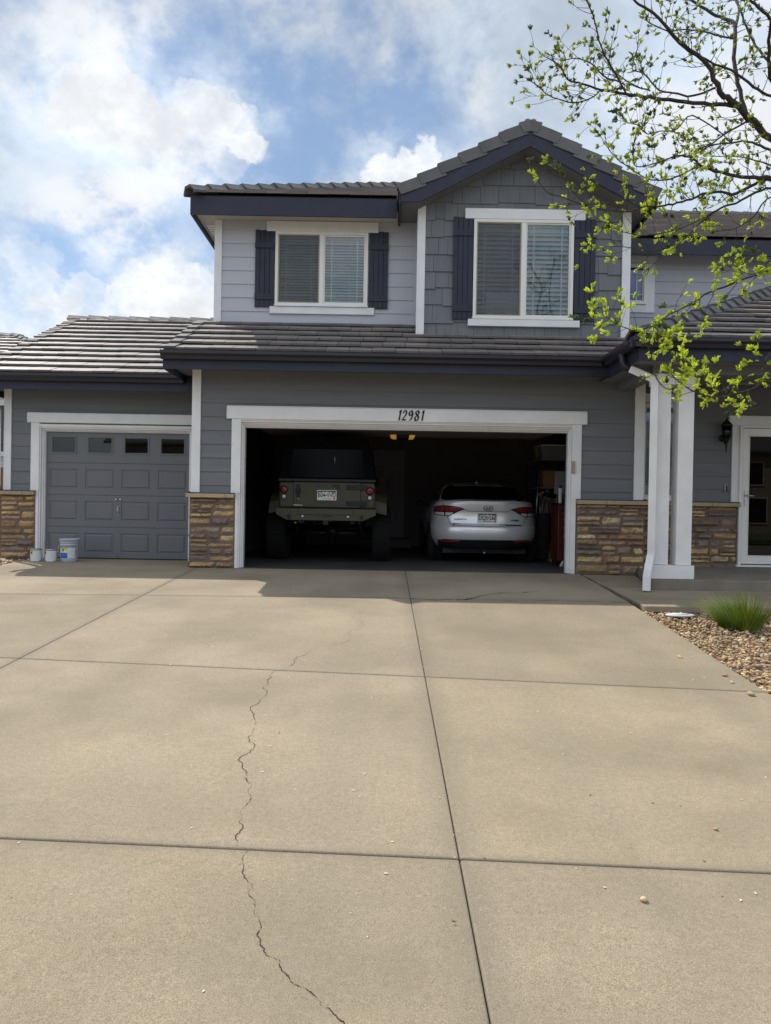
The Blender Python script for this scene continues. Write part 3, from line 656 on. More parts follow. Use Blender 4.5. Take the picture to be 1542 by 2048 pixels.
# small sectional garage door -----------------------------------------
def nest(mb, x0, x1, z0, z1, y, steps):
    """panel relief: nested rectangles stepping in depth"""
    pi, pd_ = 0, 0
    for (ins, dep) in steps:
        a = [(x0 + pi, y + pd_, z0 + pi), (x1 - pi, y + pd_, z0 + pi), (x1 - pi, y + pd_, z1 - pi), (x0 + pi, y + pd_, z1 - pi)]
        b = [(x0 + ins, y + dep, z0 + ins), (x1 - ins, y + dep, z0 + ins), (x1 - ins, y + dep, z1 - ins), (x0 + ins, y + dep, z1 - ins)]
        mb.add(a + b, [(i, (i + 1) % 4, 4 + (i + 1) % 4, 4 + i) for i in range(4)]); pi, pd_ = ins, dep
    return (x0 + pi, x1 - pi, z0 + pi, z1 - pi, y + pd_)
dy = 12.455; d0, d1 = -5.655, -3.245; sh = 2.12 / 4; cw = (d1 - d0) / 4
door = MB(); wins = []
for k in range(4):
    za, zb = k * sh + .004, (k + 1) * sh - .004; hs = []
    for c in range(4):
        cx = d0 + (c + .5) * cw; hw = cw / 2 - .06
        if k == 3: hs.append((cx - hw + .03, cx + hw - .03, za + .15, zb - .085))
        else: hs.append((cx - hw, cx + hw, za + .10, zb - .10))
    for b in bands(d0, d1, za, zb, hs): door.add([(b[0], dy, b[2]), (b[1], dy, b[2]), (b[1], dy, b[3]), (b[0], dy, b[3])], [(0, 1, 2, 3)])
    door.box(d0, d1, dy + .004, dy + .045, za, za + .01); door.box(d0, d1, dy + .004, dy + .045, zb - .01, zb)
    door.add([(d0, dy, zb), (d1, dy, zb), (d1, dy + .014, zb + .007), (d0, dy + .014, zb + .007)], [(0, 1, 2, 3)]); door.add([(d0, dy, za), (d1, dy, za), (d1, dy + .014, za - .007), (d0, dy + .014, za - .007)], [(3, 2, 1, 0)])
    for h in hs:
        if k == 3: e = nest(door, *h, dy, [(.0, -.012), (.018, -.012), (.028, .004)]); wins.append(e)
        else:
            e = nest(door, *h, dy, [(.006, .010), (.022, .011), (.042, -.001)]); door.add([(e[0], e[4], e[2]), (e[1], e[4], e[2]), (e[1], e[4], e[3]), (e[0], e[4], e[3])], [(0, 1, 2, 3)])
for b in bands(d0, d1, .01, 2.11, [(e[0], e[1], e[2], e[3]) for e in wins]): door.box(b[0], b[1], dy + .016, dy + .05, b[2], b[3])
gd = part('garage_door', 'door_paint', door); tag(gd, 'closed grey panelled garage door with four small windows')
for e in wins: q = MB(); q.box(e[0], e[1], dy + .008, dy + .012, e[2], e[3]); q.build('pane', 'dark_pane', gd)
q = MB(); q.tube([(-4.44, dy - .01, .86), (-4.44, dy - .035, .86), (-4.44, dy - .035, .76), (-4.44, dy - .01, .76)], .008, 8); q.box(-4.45, -4.43, dy - .006, dy, .74, .88); q.build('handle', 'steel', gd)
q = MB(); q.box(-4.49, -4.39, dy - .02, dy, .985, 1.005); q.tube([(-4.44, dy - .02, .995), (-4.44, dy, .995)], .016, 10); q.build('lock', 'steel', gd)
q = MB(); q.box(-4.465, -4.43, dy - .02, dy, .06, .085); q.build('lower_latch', 'door_paint', gd)
q = MB(); q.box(d0, d1, dy - .006, dy + .04, .002, .02); q.build('bottom_seal', 'black_plastic', gd)
m = MB(); m.box(-6.12, -2.9, 14.5, 14.55, 0, 2.7); m.box(-6.12, -2.9, 12.52, 14.5, 2.66, 2.70); part('side_garage_lining', 'drywall_dark', m)
# open big garage door, rolled up under the ceiling
m = MB()
for k in range(4): m.box(-2.10, 2.69, 11.42 + k * .535, 11.94 + k * .535, 2.185 + k * .008, 2.225 + k * .008)
od = part('open_garage_door', 'drywall', m, bevel=.004); tag(od, 'raised sectional door under the garage ceiling')
q = MB()
for x in (-2.14, 2.73): q.beam((x, 11.5, 2.20), (x, 14.4, 2.26), .03, .05); q.beam((x, 11.37, .1), (x, 11.37, 2.1), .03, .04, up=(0, 1, 0))
q.build('track', 'steel', od)
# garage interior
m = MB(); m.box(-2.749, -2.735, 11.35, 18.29, 0, 2.8); m.box(3.665, 3.679, 11.35, 18.29, 0, 2.8); m.box(-2.735, 3.665, 18.28, 18.296, 0, 2.8); m.box(-2.735, 3.665, 11.35, 18.28, 2.78, 2.82); m.box(-2.735, -2.13, 11.342, 11.349, 0, 2.78); m.box(2.72, 3.665, 11.342, 11.349, 0, 2.78); m.box(-2.13, 2.72, 11.342, 11.349, 2.26, 2.78)
part('garage_lining', 'drywall', m)
def idoor(x0, x1, z0, z1, y, mt='blind_white'):
    m = MB()
    hs = [(x0 + .08 + c * (x1 - x0 - .08) / 2, x0 + (c + 1) * (x1 - x0 - .08) / 2, a, b) for c in (0, 1) for a, b in ((z0 + .15, z0 + .85), (z0 + .98, z0 + 1.55), (z0 + 1.66, z1 - .12))]
    for b in bands(x0, x1, z0, z1, hs): m.add([(b[0], y, b[2]), (b[1], y, b[2]), (b[1], y, b[3]), (b[0], y, b[3])], [(0, 1, 2, 3)])
    for h in hs: e = nest(m, *h, y, [(.01, .012), (.04, .004)]); m.add([(e[0], e[4], e[2]), (e[1], e[4], e[2]), (e[1], e[4], e[3]), (e[0], e[4], e[3])], [(0, 1, 2, 3)])
    for b in ((x0 - .08, x0 - .005, z0, z1 + .08), (x1 + .005, x1 + .08, z0, z1 + .08), (x0 - .005, x1 + .005, z1 + .005, z1 + .08)): m.box(b[0], b[1], y - .02, y + .02, b[2], b[3])
    return part('inner_door', mt, m)
idr = idoor(-.40, .36, .2, 2.23, 18.25, 'drywall_pale'); q = MB(); q.lathe([(.0, 0), (.012, 0), (.012, .03), (.028, .04), (.028, .06), (0, .07)], 12, (.28, 18.18, 1.15), 'y'); q.build('knob', 'steel', idr)
m = MB(); m.box(-.6, .6, 17.3, 18.27, .003, .19); part('step', 'drywall', m)
m = MB(); m.box(1.75, 2.75, 18.22, 18.27, .9, 2.25); m.box(1.80, 2.70, 18.20, 18.225, .95, 1.55); m.box(1.80, 2.70, 18.20, 18.225, 1.6, 2.2); part('wall_panel', 'drywall', m, bevel=.01)
# front door ------------------------------------------------------------
trim((5.27, 6.65, 11.545, 11.60, 2.30, 2.45), name='front_door_header'); trim((5.325, 5.435, 11.565, 11.60, 1.12, 2.30), name='front_door_casing'); trim((6.47, 6.58, 11.565, 11.60, 1.12, 2.30), name='front_door_casing')
m = MB(); m.box(5.432, 5.475, 11.53, 11.70, .155, 2.298); m.box(6.43, 6.47, 11.53, 11.70, .155, 2.298); m.box(5.475, 6.43, 11.53, 11.70, 2.262, 2.298); m.box(5.40, 6.50, 11.50, 11.72, .125, .155); part('front_door_frame', 'white_trim', m, bevel=.003)
m = MB()
for b in ((5.482, 5.575, .17, 2.255), (6.33, 6.42, .17, 2.255), (5.575, 6.33, .17, .29), (5.575, 6.33, 2.145, 2.255)): m.box(b[0], b[1], 11.545, 11.58, b[2], b[3])
for b in ((5.575, 5.587, .29, 2.145), (6.318, 6.33, .29, 2.145), (5.587, 6.318, .29, .302), (5.587, 6.318, 2.133, 2.145)): m.box(b[0], b[1], 11.538, 11.575, b[2], b[3])
fd = part('front_door', 'vinyl_white', m, bevel=.004); tag(fd, 'white storm door with full dark glass')
q = MB(); q.box(5.586, 6.319, 11.555, 11.56, .301, 2.134); q.build('glass', 'storm_glass', fd)
q = MB(); q.box(5.515, 5.545, 11.53, 11.545, 1.06, 1.30); q.tube([(5.53, 11.53, 1.22), (5.53, 11.49, 1.22), (5.56, 11.48, 1.22), (5.64, 11.485, 1.215)], .010, 8); q.build('handle', 'steel', fd)
m = MB(); m.box(5.475, 6.43, 11.66, 11.70, .155, 2.262); part('inner_front_door', 'black_plastic', m)
# porch columns ---------------------------------------------------------
for x0, x1 in ((3.475, 3.665), (3.765, 3.965)):
    m = MB(); m.box(x0, x1, 9.70, 9.90, .27, 2.66); m.box(x0 + .0, x1, 9.70, 9.90, 2.66, 2.70); part('porch_column', 'white_trim', m, bevel=.004)
m = MB(); m.box(3.44, 3.995, 9.665, 9.935, .09, .265); part('column_base', 'white_trim', m, bevel=.004)
m = MB(); m.box(3.45, 3.985, 9.675, 9.925, 2.60, 2.735); part('column_capital', 'white_trim', m, bevel=.004)
# house number, calligraphic strokes -------------------------------------
def stroke(mb, pts, y, x0, z0, s, nib=(.8, .35), th=.006):
    """broad-nib stroke: width depends on the direction of travel; smooth curve through the points"""
    P = [Vector((p[0], p[1])) for p in pts]; Q = []
    for i in range(len(P) - 1):
        a = P[max(i - 1, 0)]; b = P[i]; c = P[i + 1]; d = P[min(i + 2, len(P) - 1)]
        for k in range(6):
            t = k / 6; Q.append(.5 * ((2 * b) + (c - a) * t + (2 * a - 5 * b + 4 * c - d) * t * t + (3 * b - a - 3 * c + d) * t ** 3))
    Q.append(P[-1]); L = []; Rr = []
    for i, q in enumerate(Q):
        d = (Q[min(i + 1, len(Q) - 1)] - Q[max(i - 1, 0)]).normalized(); n = Vector((-d.y, d.x)); w = .028 + .062 * abs(n.x * math.cos(.5) + n.y * math.sin(.5)); L.append(q + n * w); Rr.append(q - n * w)
    def V(q, yy): return (x0 + q.x * s, yy, z0 + q.y * s)
    for i in range(len(Q) - 1):
        mb.hexa([V(L[i], y), V(L[i + 1], y), V(Rr[i + 1], y), V(Rr[i], y)], [V(L[i], y - th), V(L[i + 1], y - th), V(Rr[i + 1], y - th), V(Rr[i], y - th)])
GL = {'1': [[(-.10, .80), (.02, .95), (.08, 1.0), (.03, .6), (.0, .2), (-.04, 0)]],
      '2': [[(-.20, .72), (-.12, .92), (.05, .98), (.20, .86), (.18, .62), (.0, .35), (-.22, .06), (-.05, .08), (.12, .02), (.28, .12)]],
      '9': [[(.22, .72), (.12, .93), (-.06, .95), (-.2, .76), (-.12, .55), (.05, .52), (.2, .68), (.25, .62), (.2, .35), (.05, .08), (-.15, .0)]],
      '8': [[(.2, .82), (.05, .98), (-.15, .88), (-.14, .68), (.06, .52), (.2, .32), (.12, .06), (-.08, .0), (-.22, .2), (-.12, .42), (.08, .56), (.22, .78), (.16, .9)]]}
nm = empty('house_number', (.355, 11.15, 2.31), 'black calligraphic house number 12981 on the white garage header', 'house number'); nm.parent = None
for ch, cx, sh_ in (('1', .175, .02), ('2', .245, 0), ('9', .335, 0), ('8', .43, 0), ('1', .515, .02)):
    m = MB()
    for st in GL[ch]: stroke(m, [(p[0] * .78 + .10 * p[1], p[1]) for p in st], 11.148, cx + .005, 2.240, .148)
    recalc(m.build('numeral', 'black_metal', nm))

# ------------------------------------------------------------------ GROUND
SG = .046
def gz(y): return -SG * (11.2 - y) if y < 11.2 else 0.
mat('soil', (.15, .12, .09), .95, .25, 6, 1., 60)
mat('far_ground', (.20, .185, .145), .95, .2, .2, .5, 10)
m = MB()
ys = [-900, -40, -6, 9.3, 11.2, 40, 900]; xs = [-900, -40, -10, 0, 10, 40, 900]
zf = lambda y: (gz(max(y, -6)) - .16)
vs = [(x, y, zf(y)) for y in ys for x in xs]; n = len(xs)
m.add(vs, [(j * n + i, j * n + i + 1, (j + 1) * n + i + 1, (j + 1) * n + i) for j in range(len(ys) - 1) for i in range(n - 1)])
tag(m.build('ground', 'far_ground'), kind='structure')
m = MB(); m.hexa([(2.3, 1.5, -.62), (9, 1.5, -.62), (9, 8.6, -.3), (2.8, 8.6, -.3)], [(2.3, 1.5, gz(1.5) - .095), (9, 1.5, gz(1.5) - .095), (9, 8.6, gz(8.6) - .095), (2.8, 8.6, gz(8.6) - .095)]); tag(m.build('planting_bed', 'soil'), kind='structure')
# concrete slabs of the driveway with tooled joints between them
XR = lambda y: 2.92 if y > 9.6 else 2.50 + (y - 2) * .0555
XL = lambda y: -5.78 + (12.3 - y) * .11 if y > 10.8 else -5.62
J1 = lambda x: 8.80 + .045 * (x + .2); J2 = lambda x: 5.48 - .102 * x; J3 = lambda x: 2.905 - .055 * x; J4 = lambda x: .2 - .05 * x; J5 = lambda x: -5.8
rows = [lambda x: 11.19, J1, J2, J3, J4, J5]; g = .0055
def slab(mb, x0, x1, f0, f1, col, r0=None, l0=None):
    """x0,x1 edges as functions of y; f0 near row line, f1 far row line as functions of x"""
    N_ = 6; pts = []
    for s in range(N_ + 1):
        y = f0(x0(0) if callable(x0) else x0) ;
    xa, xb = (x0 if callable(x0) else (lambda y: x0)), (x1 if callable(x1) else (lambda y: x1))
    def corner(xf, yf):
        x = xf(yf(0)); y = yf(x); return xf(y), y
    A = corner(xa, f0); B = corner(xb, f0); C_ = corner(xb, f1); D_ = corner(xa, f1)
    gx = .002; q = [(A[0] + gx, A[1] + g), (B[0] - gx, B[1] + g), (C_[0] - gx, C_[1] - g), (D_[0] + gx, D_[1] - g)]
    mb.hexa([(x, y, gz(y) - .10) for x, y in q], [(x, y, gz(y)) for x, y in q], col)
rr = random.Random(5); drv = MB()
for i in range(5):
    for (a, b) in ((-2.8, .31), (.31, XR)):
        k = rr.uniform(.91, 1.07); slab(drv, a, b, rows[i + 1], rows[i], (k, k, k * rr.uniform(.97, 1.02)))
rowsL = [lambda x: 11.2, lambda x: 8.64 + .05 * (x + 4.4), J2, J3, J4, J5]
for i in range(5): k = rr.uniform(.91, 1.06); slab(drv, XL, -2.8, rowsL[i + 1], rowsL[i], (k, k, k))
q = [(XL(11.2) + g, 11.2 - g), (-2.804, 11.2 - g), (-2.88, 12.46), (XL(12.3), 12.46)]
drv.hexa([(x, y, -.10) for x, y in q], [(x, y, gz(y)) for x, y in q])
drv_o = drv.build('driveway', 'concrete', bevel=.009, seg=3); tag(drv_o, kind='structure')
def carve(f): return f
m = MB(); m.hexa([(-5.7, -5.8, gz(-5.8) - .09), (1.95, -5.8, gz(-5.8) - .09), (2.78, 11.2, -.09), (2.78, 12.4, -.09), (-5.7, 12.4, -.09), (-5.6, 11.2, -.09)], [(-5.7, -5.8, gz(-5.8) - .012), (1.95, -5.8, gz(-5.8) - .012), (2.78, 11.2, -.012), (2.78, 12.4, -.012), (-5.7, 12.4, -.012), (-5.6, 11.2, -.012)])
tag(m.build('driveway_bed', 'joint_dirt'), kind='structure')
# garage slab
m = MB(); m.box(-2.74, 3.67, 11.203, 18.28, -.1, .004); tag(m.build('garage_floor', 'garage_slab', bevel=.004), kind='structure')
# walkway and porch
m = MB()
m.hexa([(2.935, 8.44, -.18), (12, 8.50, -.18), (12, 9.64, -.16), (2.935, 9.64, -.16)], [(2.935, 8.44, -.108), (12, 8.50, -.068), (12, 9.64, -.03), (2.935, 9.64, -.055)])
m.hexa([(2.94, 9.655, -.16), (3.44, 9.655, -.16), (3.74, 11.17, -.16), (2.94, 11.17, -.16)], [(2.94, 9.655, -.055), (3.44, 9.655, -.04), (3.74, 11.17, -.005), (2.94, 11.17, -.005)])
tag(m.build('walkway', 'concrete', bevel=.008), kind='structure')
m = MB(); m.hexa([(3.45, 9.65, -.1), (12, 9.65, -.1), (12, 11.598, -.1), (3.81, 11.598, -.1), (3.77, 11.0, -.1)], [(3.45, 9.65, .085), (12, 9.65, .085), (12, 11.598, .118), (3.81, 11.598, .118), (3.77, 11.0, .108)])
tag(m.build('porch', 'concrete_side', bevel=.01), kind='structure')
# street behind the photographer
m = MB(); m.box(-60, 60, -18, -6.2, gz(-6) - .3, gz(-6) - .12); tag(m.build('road', 'concrete_side'), kind='structure')
# cracks: thin dark wandering gaps
mat('crack_dark', (.035, .028, .022), .95, .3, 40)
def crack(pts, w, seed, depth=6, amp=.15, name='crack'):
    rr = random.Random(seed); P = [Vector(p) for p in pts]
    for k in range(depth):
        Q = []
        for a, b in zip(P, P[1:]):
            d = b - a; n_ = Vector((-d.y, d.x)); Q += [a, (a + b) / 2 + n_ * rr.uniform(-amp, amp) * (1 if k < 3 else 1.15)]
        P = Q + [P[-1]]
    mb = MB(); L, Rr = [], []; ww = w
    for i, p in enumerate(P):
        d = (P[min(i + 1, len(P) - 1)] - P[max(i - 1, 0)]).normalized(); n_ = Vector((-d.y, d.x)); ww = min(max(ww + rr.uniform(-.45, .45) * w, w * .25), w * 2.0); e = min(1, i / 6, (len(P) - 1 - i) / 6) + .12
        L.append(p + n_ * ww * e / 2); Rr.append(p - n_ * ww * e / 2)
    vs = [(q.x, q.y, gz(q.y) + .0022) for pr in zip(L, Rr) for q in pr]
    mb.add(vs, [(2 * i, 2 * i + 1, 2 * i + 3, 2 * i + 2) for i in range(len(P) - 1)]); o = mb.build(name, 'crack_dark'); recalc(o); return tag(o, kind='structure')
crack([(-.605, 6.194), (-.689, 5.709), (-.808, 5.489), (-.767, 4.996), (-.825, 4.676), (-.738, 4.273), (-.683, 4.042), (-.657, 3.614), (-.597, 3.42), (-.576, 3.13), (-.568, 2.945)], .0019, 3)
crack([(-.516, 2.925), (-.505, 2.779), (-.454, 2.679), (-.387, 2.444), (-.371, 2.346), (-.296, 2.259), (-.238, 2.161), (-.159, 2.082), (-.084, 1.99), (.02, 1.86)], .0018, 4)
crack([(-.3, 8.80), (.305, 8.76), (.596, 8.70), (.946, 8.75), (1.08, 8.9), (1.159, 9.049), (1.502, 9.307), (1.75, 9.36), (1.972, 9.5)], .016, 5, amp=.1)
crack([(.9, 8.77), (1.6, 8.73), (2.2, 8.78), (2.9, 8.76)], .008, 6, amp=.07)
crack([(-.60, 6.2), (-.3, 6.6), (-.22, 7.1), (-.35, 7.7)], .0010, 8, amp=.14)
crack([(2.90, 11.1), (2.96, 10.4), (2.93, 9.6), (2.90, 8.5)], .014, 9, amp=.05)
crack([(3.0, 9.95), (3.15, 9.80), (3.3, 9.86)], .02, 10, amp=.12)
# pebbles: rounded river stones, bed on the right and the strip at the left corner
mat('pebble', (1, 1, 1), .75, .18, 30, .4, 90, tint=True, spec=.3)
PC = [(.46, .33, .18), (.40, .27, .15), (.52, .41, .25), (.34, .23, .14), (.42, .24, .14), (.30, .23, .17), (.56, .46, .31), (.42, .31, .17), (.24, .16, .11), (.48, .34, .20)]
import bmesh
_b = bmesh.new(); bmesh.ops.create_icosphere(_b, subdivisions=2, radius=1); ICV = [v.co.copy() for v in _b.verts]; ICF = [[v.index for v in f.verts] for f in _b.faces]; _b.free()
_b = bmesh.new(); bmesh.ops.create_icosphere(_b, subdivisions=1, radius=1); IV1 = [v.co.copy() for v in _b.verts]; IF1 = [[v.index for v in f.verts] for f in _b.faces]; _b.free()
def pebble(mb, x, y, z, s, rr, hi=True):
    V_, F_ = (ICV, ICF) if hi else (IV1, IF1); sx, sy, sz = s * rr.uniform(.8, 1.35), s * rr.uniform(.6, 1.0), s * rr.uniform(.4, .7); a = rr.uniform(0, 6.28); ca, sa = math.cos(a), math.sin(a); tx = rr.uniform(-.4, .4)
    k = Vector((rr.uniform(-1, 1), rr.uniform(-1, 1), rr.uniform(-1, 1))).normalized(); c = Vector(rr.choice(PC)) * rr.uniform(.75, 1.3); vs = []
    for v in V_:
        w = 1 - .16 * max(0, v.dot(k)) + .06 * math.sin(5 * v.x + a) * math.sin(4 * v.y + a); px, py, pz = v.x * sx * w, v.y * sy * w, v.z * sz * w; pz += px * tx
        vs.append((x + px * ca - py * sa, y + px * sa + py * ca, z + pz))
    mb.add(vs, F_, tuple(c), 0, True)
m = MB(); rr = random.Random(17)
for y0_, y1_, st in ((2.4, 8.42, .036),):
    y = y0_
    while y < y1_:
        x = XR(y) + .004
        while x < min(6.2, .53 * y + 2.4):
            px_, py_ = x + rr.uniform(-.02, .02), y + rr.uniform(-.02, .02)
            if px_ > XR(py_) - .02:
                for L_ in (0, 1):
                    if L_ and rr.random() < .45: continue
                    pebble(m, px_ + rr.uniform(-.01, .01), py_, gz(y) - .068 + .022 * L_ + rr.uniform(-.008, .010), rr.uniform(.012, .021) * (1 if rr.random() < .85 else 1.6), rr, y < 6.5 and x < .53 * y + .1)
            x += st
        y += st
bed = m.build('gravel', 'pebble'); tag(bed, 'tan and brown river pebbles in the bed beside the driveway', 'gravel', kind='stuff')
m = MB()
for i in range(900):
    y = rr.uniform(10.3, 12.3); x = XL(y) - rr.uniform(.0, 1.1) + (.0 if rr.random() < .9 else .08); pebble(m, x, y, gz(y) - .03 + rr.uniform(-.01, .012), rr.uniform(.022, .045), rr, False)
tag(m.build('gravel', 'pebble'), 'brown pebbles at the foot of the left stone base', 'gravel', kind='stuff')
# loose stones that rolled on to the concrete
for i, (x, y, s) in enumerate(((2.44, 6.15, .022), (2.56, 5.60, .024), (2.53, 5.42, .02), (2.52, 5.12, .033), (.93, 2.62, .016), (1.42, 3.16, .012))):
    m = MB(); st = random.getstate(); pebble(m, x, y, gz(y) + s * .4, s, random.Random(40 + i)); o = m.build('pebble', 'pebble', loc=(x, y, gz(y)))
    tag(o, ['small brown pebble on the driveway, farthest along its right edge', 'reddish pebble on the driveway, upper of two near the gravel', 'flat grey pebble on the driveway, lower of two near the gravel', 'large brown pebble lying where the driveway joint meets the gravel', 'dark brown seed-like pebble below the nearest crosswise joint', 'tiny dark pebble on the right slab of the driveway'][i], 'pebble')
# fallen petals and bits of leaf on the concrete
mat('petal', (.72, .68, .60), .8, .1, 10, tint=True)
m = MB(); rr = random.Random(77)
for i in range(300):
    y = 2 + 9.5 * rr.random() ** .8; x = rr.uniform(-max(1.1, .53 * y), min(XR(y) - .05, .53 * y)); s = rr.uniform(.004, .0105) * (.75 + .06 * y); a = rr.uniform(0, 6.28); c = rr.choice([(1, 1, 1), (1, .97, .9), (.8, .7, .5), (.35, .25, .15), (.95, .9, .75)]); z = gz(y) + .003
    P = [(-1, 0, .1), (-.3, .45, .25), (.5, .4, .15), (1, 0, .3), (.4, -.4, .1), (-.4, -.45, .2)]
    m.add([(x + s * (p[0] * math.cos(a) - p[1] * math.sin(a)), y + s * (p[0] * math.sin(a) + p[1] * math.cos(a)), z + s * .5 * p[2]) for p in P], [tuple(range(6))], c)
tag(m.build('fallen_petals', 'petal'), 'pale petals and leaf bits strewn over the driveway', 'petals', kind='stuff')

# ------------------------------------------------------------------ VEHICLES
mat('silver_paint', (.80, .81, .84), .26, .0, metal=.38, coat=.8, spec=.6); mat('olive_paint', (.058, .053, .033), .45, .06, 4, spec=.4); mat('lens_red', (.22, .022, .03), .15, .08, 30, coat=.6)
mat('lens_clear', (.62, .60, .60), .12, .1, 40, coat=.6); mat('lens_dark', (.05, .03, .035), .15, coat=.6); mat('rubber', (.006, .006, .006), .9, .15, 20); mat('car_glass', (.004, .005, .007), .10, 0, spec=.06); mat('plate_white', (.72, .72, .70), .5, .06, 30); mat('plate_green', (.015, .05, .03), .5); mat('sticker_red', (.55, .03, .02), .5); mat('soft_black', (.003, .0035, .006), .9, .1, 5, spec=.1)
mat('number_black', (.02, .03, .03), .5)
def plate(par, x, y, z, w, h, txt, bracket=True):
    m = MB(); m.box(x - w / 2, x + w / 2, y, y + .004, z - h / 2, z + h / 2); o = m.build('number_plate', 'plate_white', par, local=True, bevel=.001)
    m = MB(); t = z + h / 2 - .006; pk = [0, .030, .014, .036, .020, .042, .016, .034, .010, .026, .004]; n = len(pk) - 1
    top = [(x - w / 2 + .006 + (w - .012) * i / n, t - .004 - .038 + pk[i] * .8) for i in range(n + 1)]
    for a, b in zip(top, top[1:]): m.hexa([(a[0], y - .0012, a[1]), (b[0], y - .0012, b[1]), (b[0], y - .0012, t), (a[0], y - .0012, t)], [(a[0], y, a[1]), (b[0], y, b[1]), (b[0], y, t), (a[0], y, t)])
    m.build('mountain_band', 'plate_green', o, local=True)
    text(txt, h * .62, 'plate_number', 'number_black', o, (x, y - .0022, z - h * .02), sx=.80, ext=.0008, off=.0012)
    text('COLORADO', h * .15, 'state_name', 'number_black', o, (x, y - .001, z - h * .40), sx=1.1, ext=.0005)
    m = MB(); m.box(x + w / 2 - .045, x + w / 2 - .012, y - .001, y, z - h / 2 + .008, z - h / 2 + .034); m.build('sticker', 'sticker_red', o, local=True)
    m = MB(); f = .006
    for b in ((x - w / 2 - f, x + w / 2 + f, z + h / 2 - .002, z + h / 2 + f), (x - w / 2 - f, x + w / 2 + f, z - h / 2 - f, z - h / 2 + .002), (x - w / 2 - f, x - w / 2 + .002, z - h / 2 + .002, z + h / 2 - .002), (x + w / 2 - .002, x + w / 2 + f, z - h / 2 + .002, z + h / 2 - .002)): m.box(b[0], b[1], y - .005, y + .003, b[2], b[3])
    m.build('plate_frame', 'steel', o, local=True); return o
def wheel(par, x, y, r, w, rimr, side):
    m = MB(); pr = [(rimr, -w / 2), (r * .90, -w / 2), (r * .985, -w / 2 + .03), (r, -w / 4), (r, w / 4), (r * .985, w / 2 - .03), (r * .90, w / 2), (rimr, w / 2)]; m.lathe([(rimr * .99, -w / 2 + .01)] + pr + [(rimr * .99, w / 2 - .01)], 40, (x, y, r), 'x')
    for k in range(36):
        a = 2 * math.pi * k / 36
        for q in (-.30, .0, .30):
            aa = a + q * .15; c = Vector((x + q * w, y + (r + .001) * math.cos(aa), r + (r + .001) * math.sin(aa))); t = Vector((0, -math.sin(aa), math.cos(aa))); nn = Vector((0, math.cos(aa), math.sin(aa))); hx = Vector((w * .12, 0, 0)); b = [c - hx - t * .018, c + hx - t * .018, c + hx + t * .018, c - hx + t * .018]; m.hexa([v - nn * .01 for v in b], [v + nn * .008 for v in b])
    wh = m.build('wheel', 'rubber', par, local=True); m = MB(); m.lathe([(0, side * w * .30), (rimr * .25, side * w * .32), (rimr * .3, side * w * .2), (rimr * .9, side * w * .25), (rimr, side * w * .46), (rimr, -side * w * .4), (.0, -side * w * .1)], 30, (x, y, r), 'x')
    for k in range(7): a = 2 * math.pi * k / 7; m.beam((x + side * w * .36, y, r), (x + side * w * .36, y + rimr * .95 * math.cos(a), r + rimr * .95 * math.sin(a)), .05, .02, up=(1, 0, 0))
    m.build('rim', 'steel', wh, local=True); return wh
class Shell:
    """body as stacked plan outlines: (z, rear y, front y, half width)"""
    def __init__(s, sl, a=.9, n=2.6, af=1.1): s.sl = sl; s.a = a; s.n = n; s.af = af
    def at(s, z):
        L = s.sl
        if z <= L[0][0]: return L[0][1:]
        for p, q in zip(L, L[1:]):
            if p[0] <= z <= q[0]: t = (z - p[0]) / (q[0] - p[0]); return tuple(p[i] + (q[i] - p[i]) * t for i in (1, 2, 3))
        return L[-1][1:]
    def y(s, x, z):
        yr, yf, w = s.at(z); a = min(s.a, (yf - yr) / 2); k = min(.999, abs(x) / w); return yr + a * (1 - (1 - k ** s.n) ** (1 / s.n))
    def mesh(s, M=64, closed=True):
        m = MB(); vs = []; e = 2 / s.n
        for (z, yr, yf, w) in s.sl:
            a = min(s.a, (yf - yr) / 2); af = min(s.af, (yf - yr) / 2)
            for k in range(M):
                th = 2 * math.pi * k / M; c, sn = math.cos(th), math.sin(th); x = w * math.copysign(abs(c) ** e, c)
                y = (yr + a) + a * math.copysign(abs(sn) ** e, sn) if sn < 0 else (yf - af) + af * abs(sn) ** e; vs.append((x, y, z))
        fs = [(i * M + k, i * M + (k + 1) % M, (i + 1) * M + (k + 1) % M, (i + 1) * M + k) for i in range(len(s.sl) - 1) for k in range(M)]
        if closed: fs += [tuple(range(M))[::-1], tuple(range((len(s.sl) - 1) * M, len(s.sl) * M))]
        m.add(vs, fs, smooth=True); return m
def lin(c, x):
    if x <= c[0][0]: return c[0][1]
    for p, q in zip(c, c[1:]):
        if x <= q[0]: return p[1] + (q[1] - p[1]) * (x - p[0]) / max(1e-6, q[0] - p[0])
    return c[-1][1]
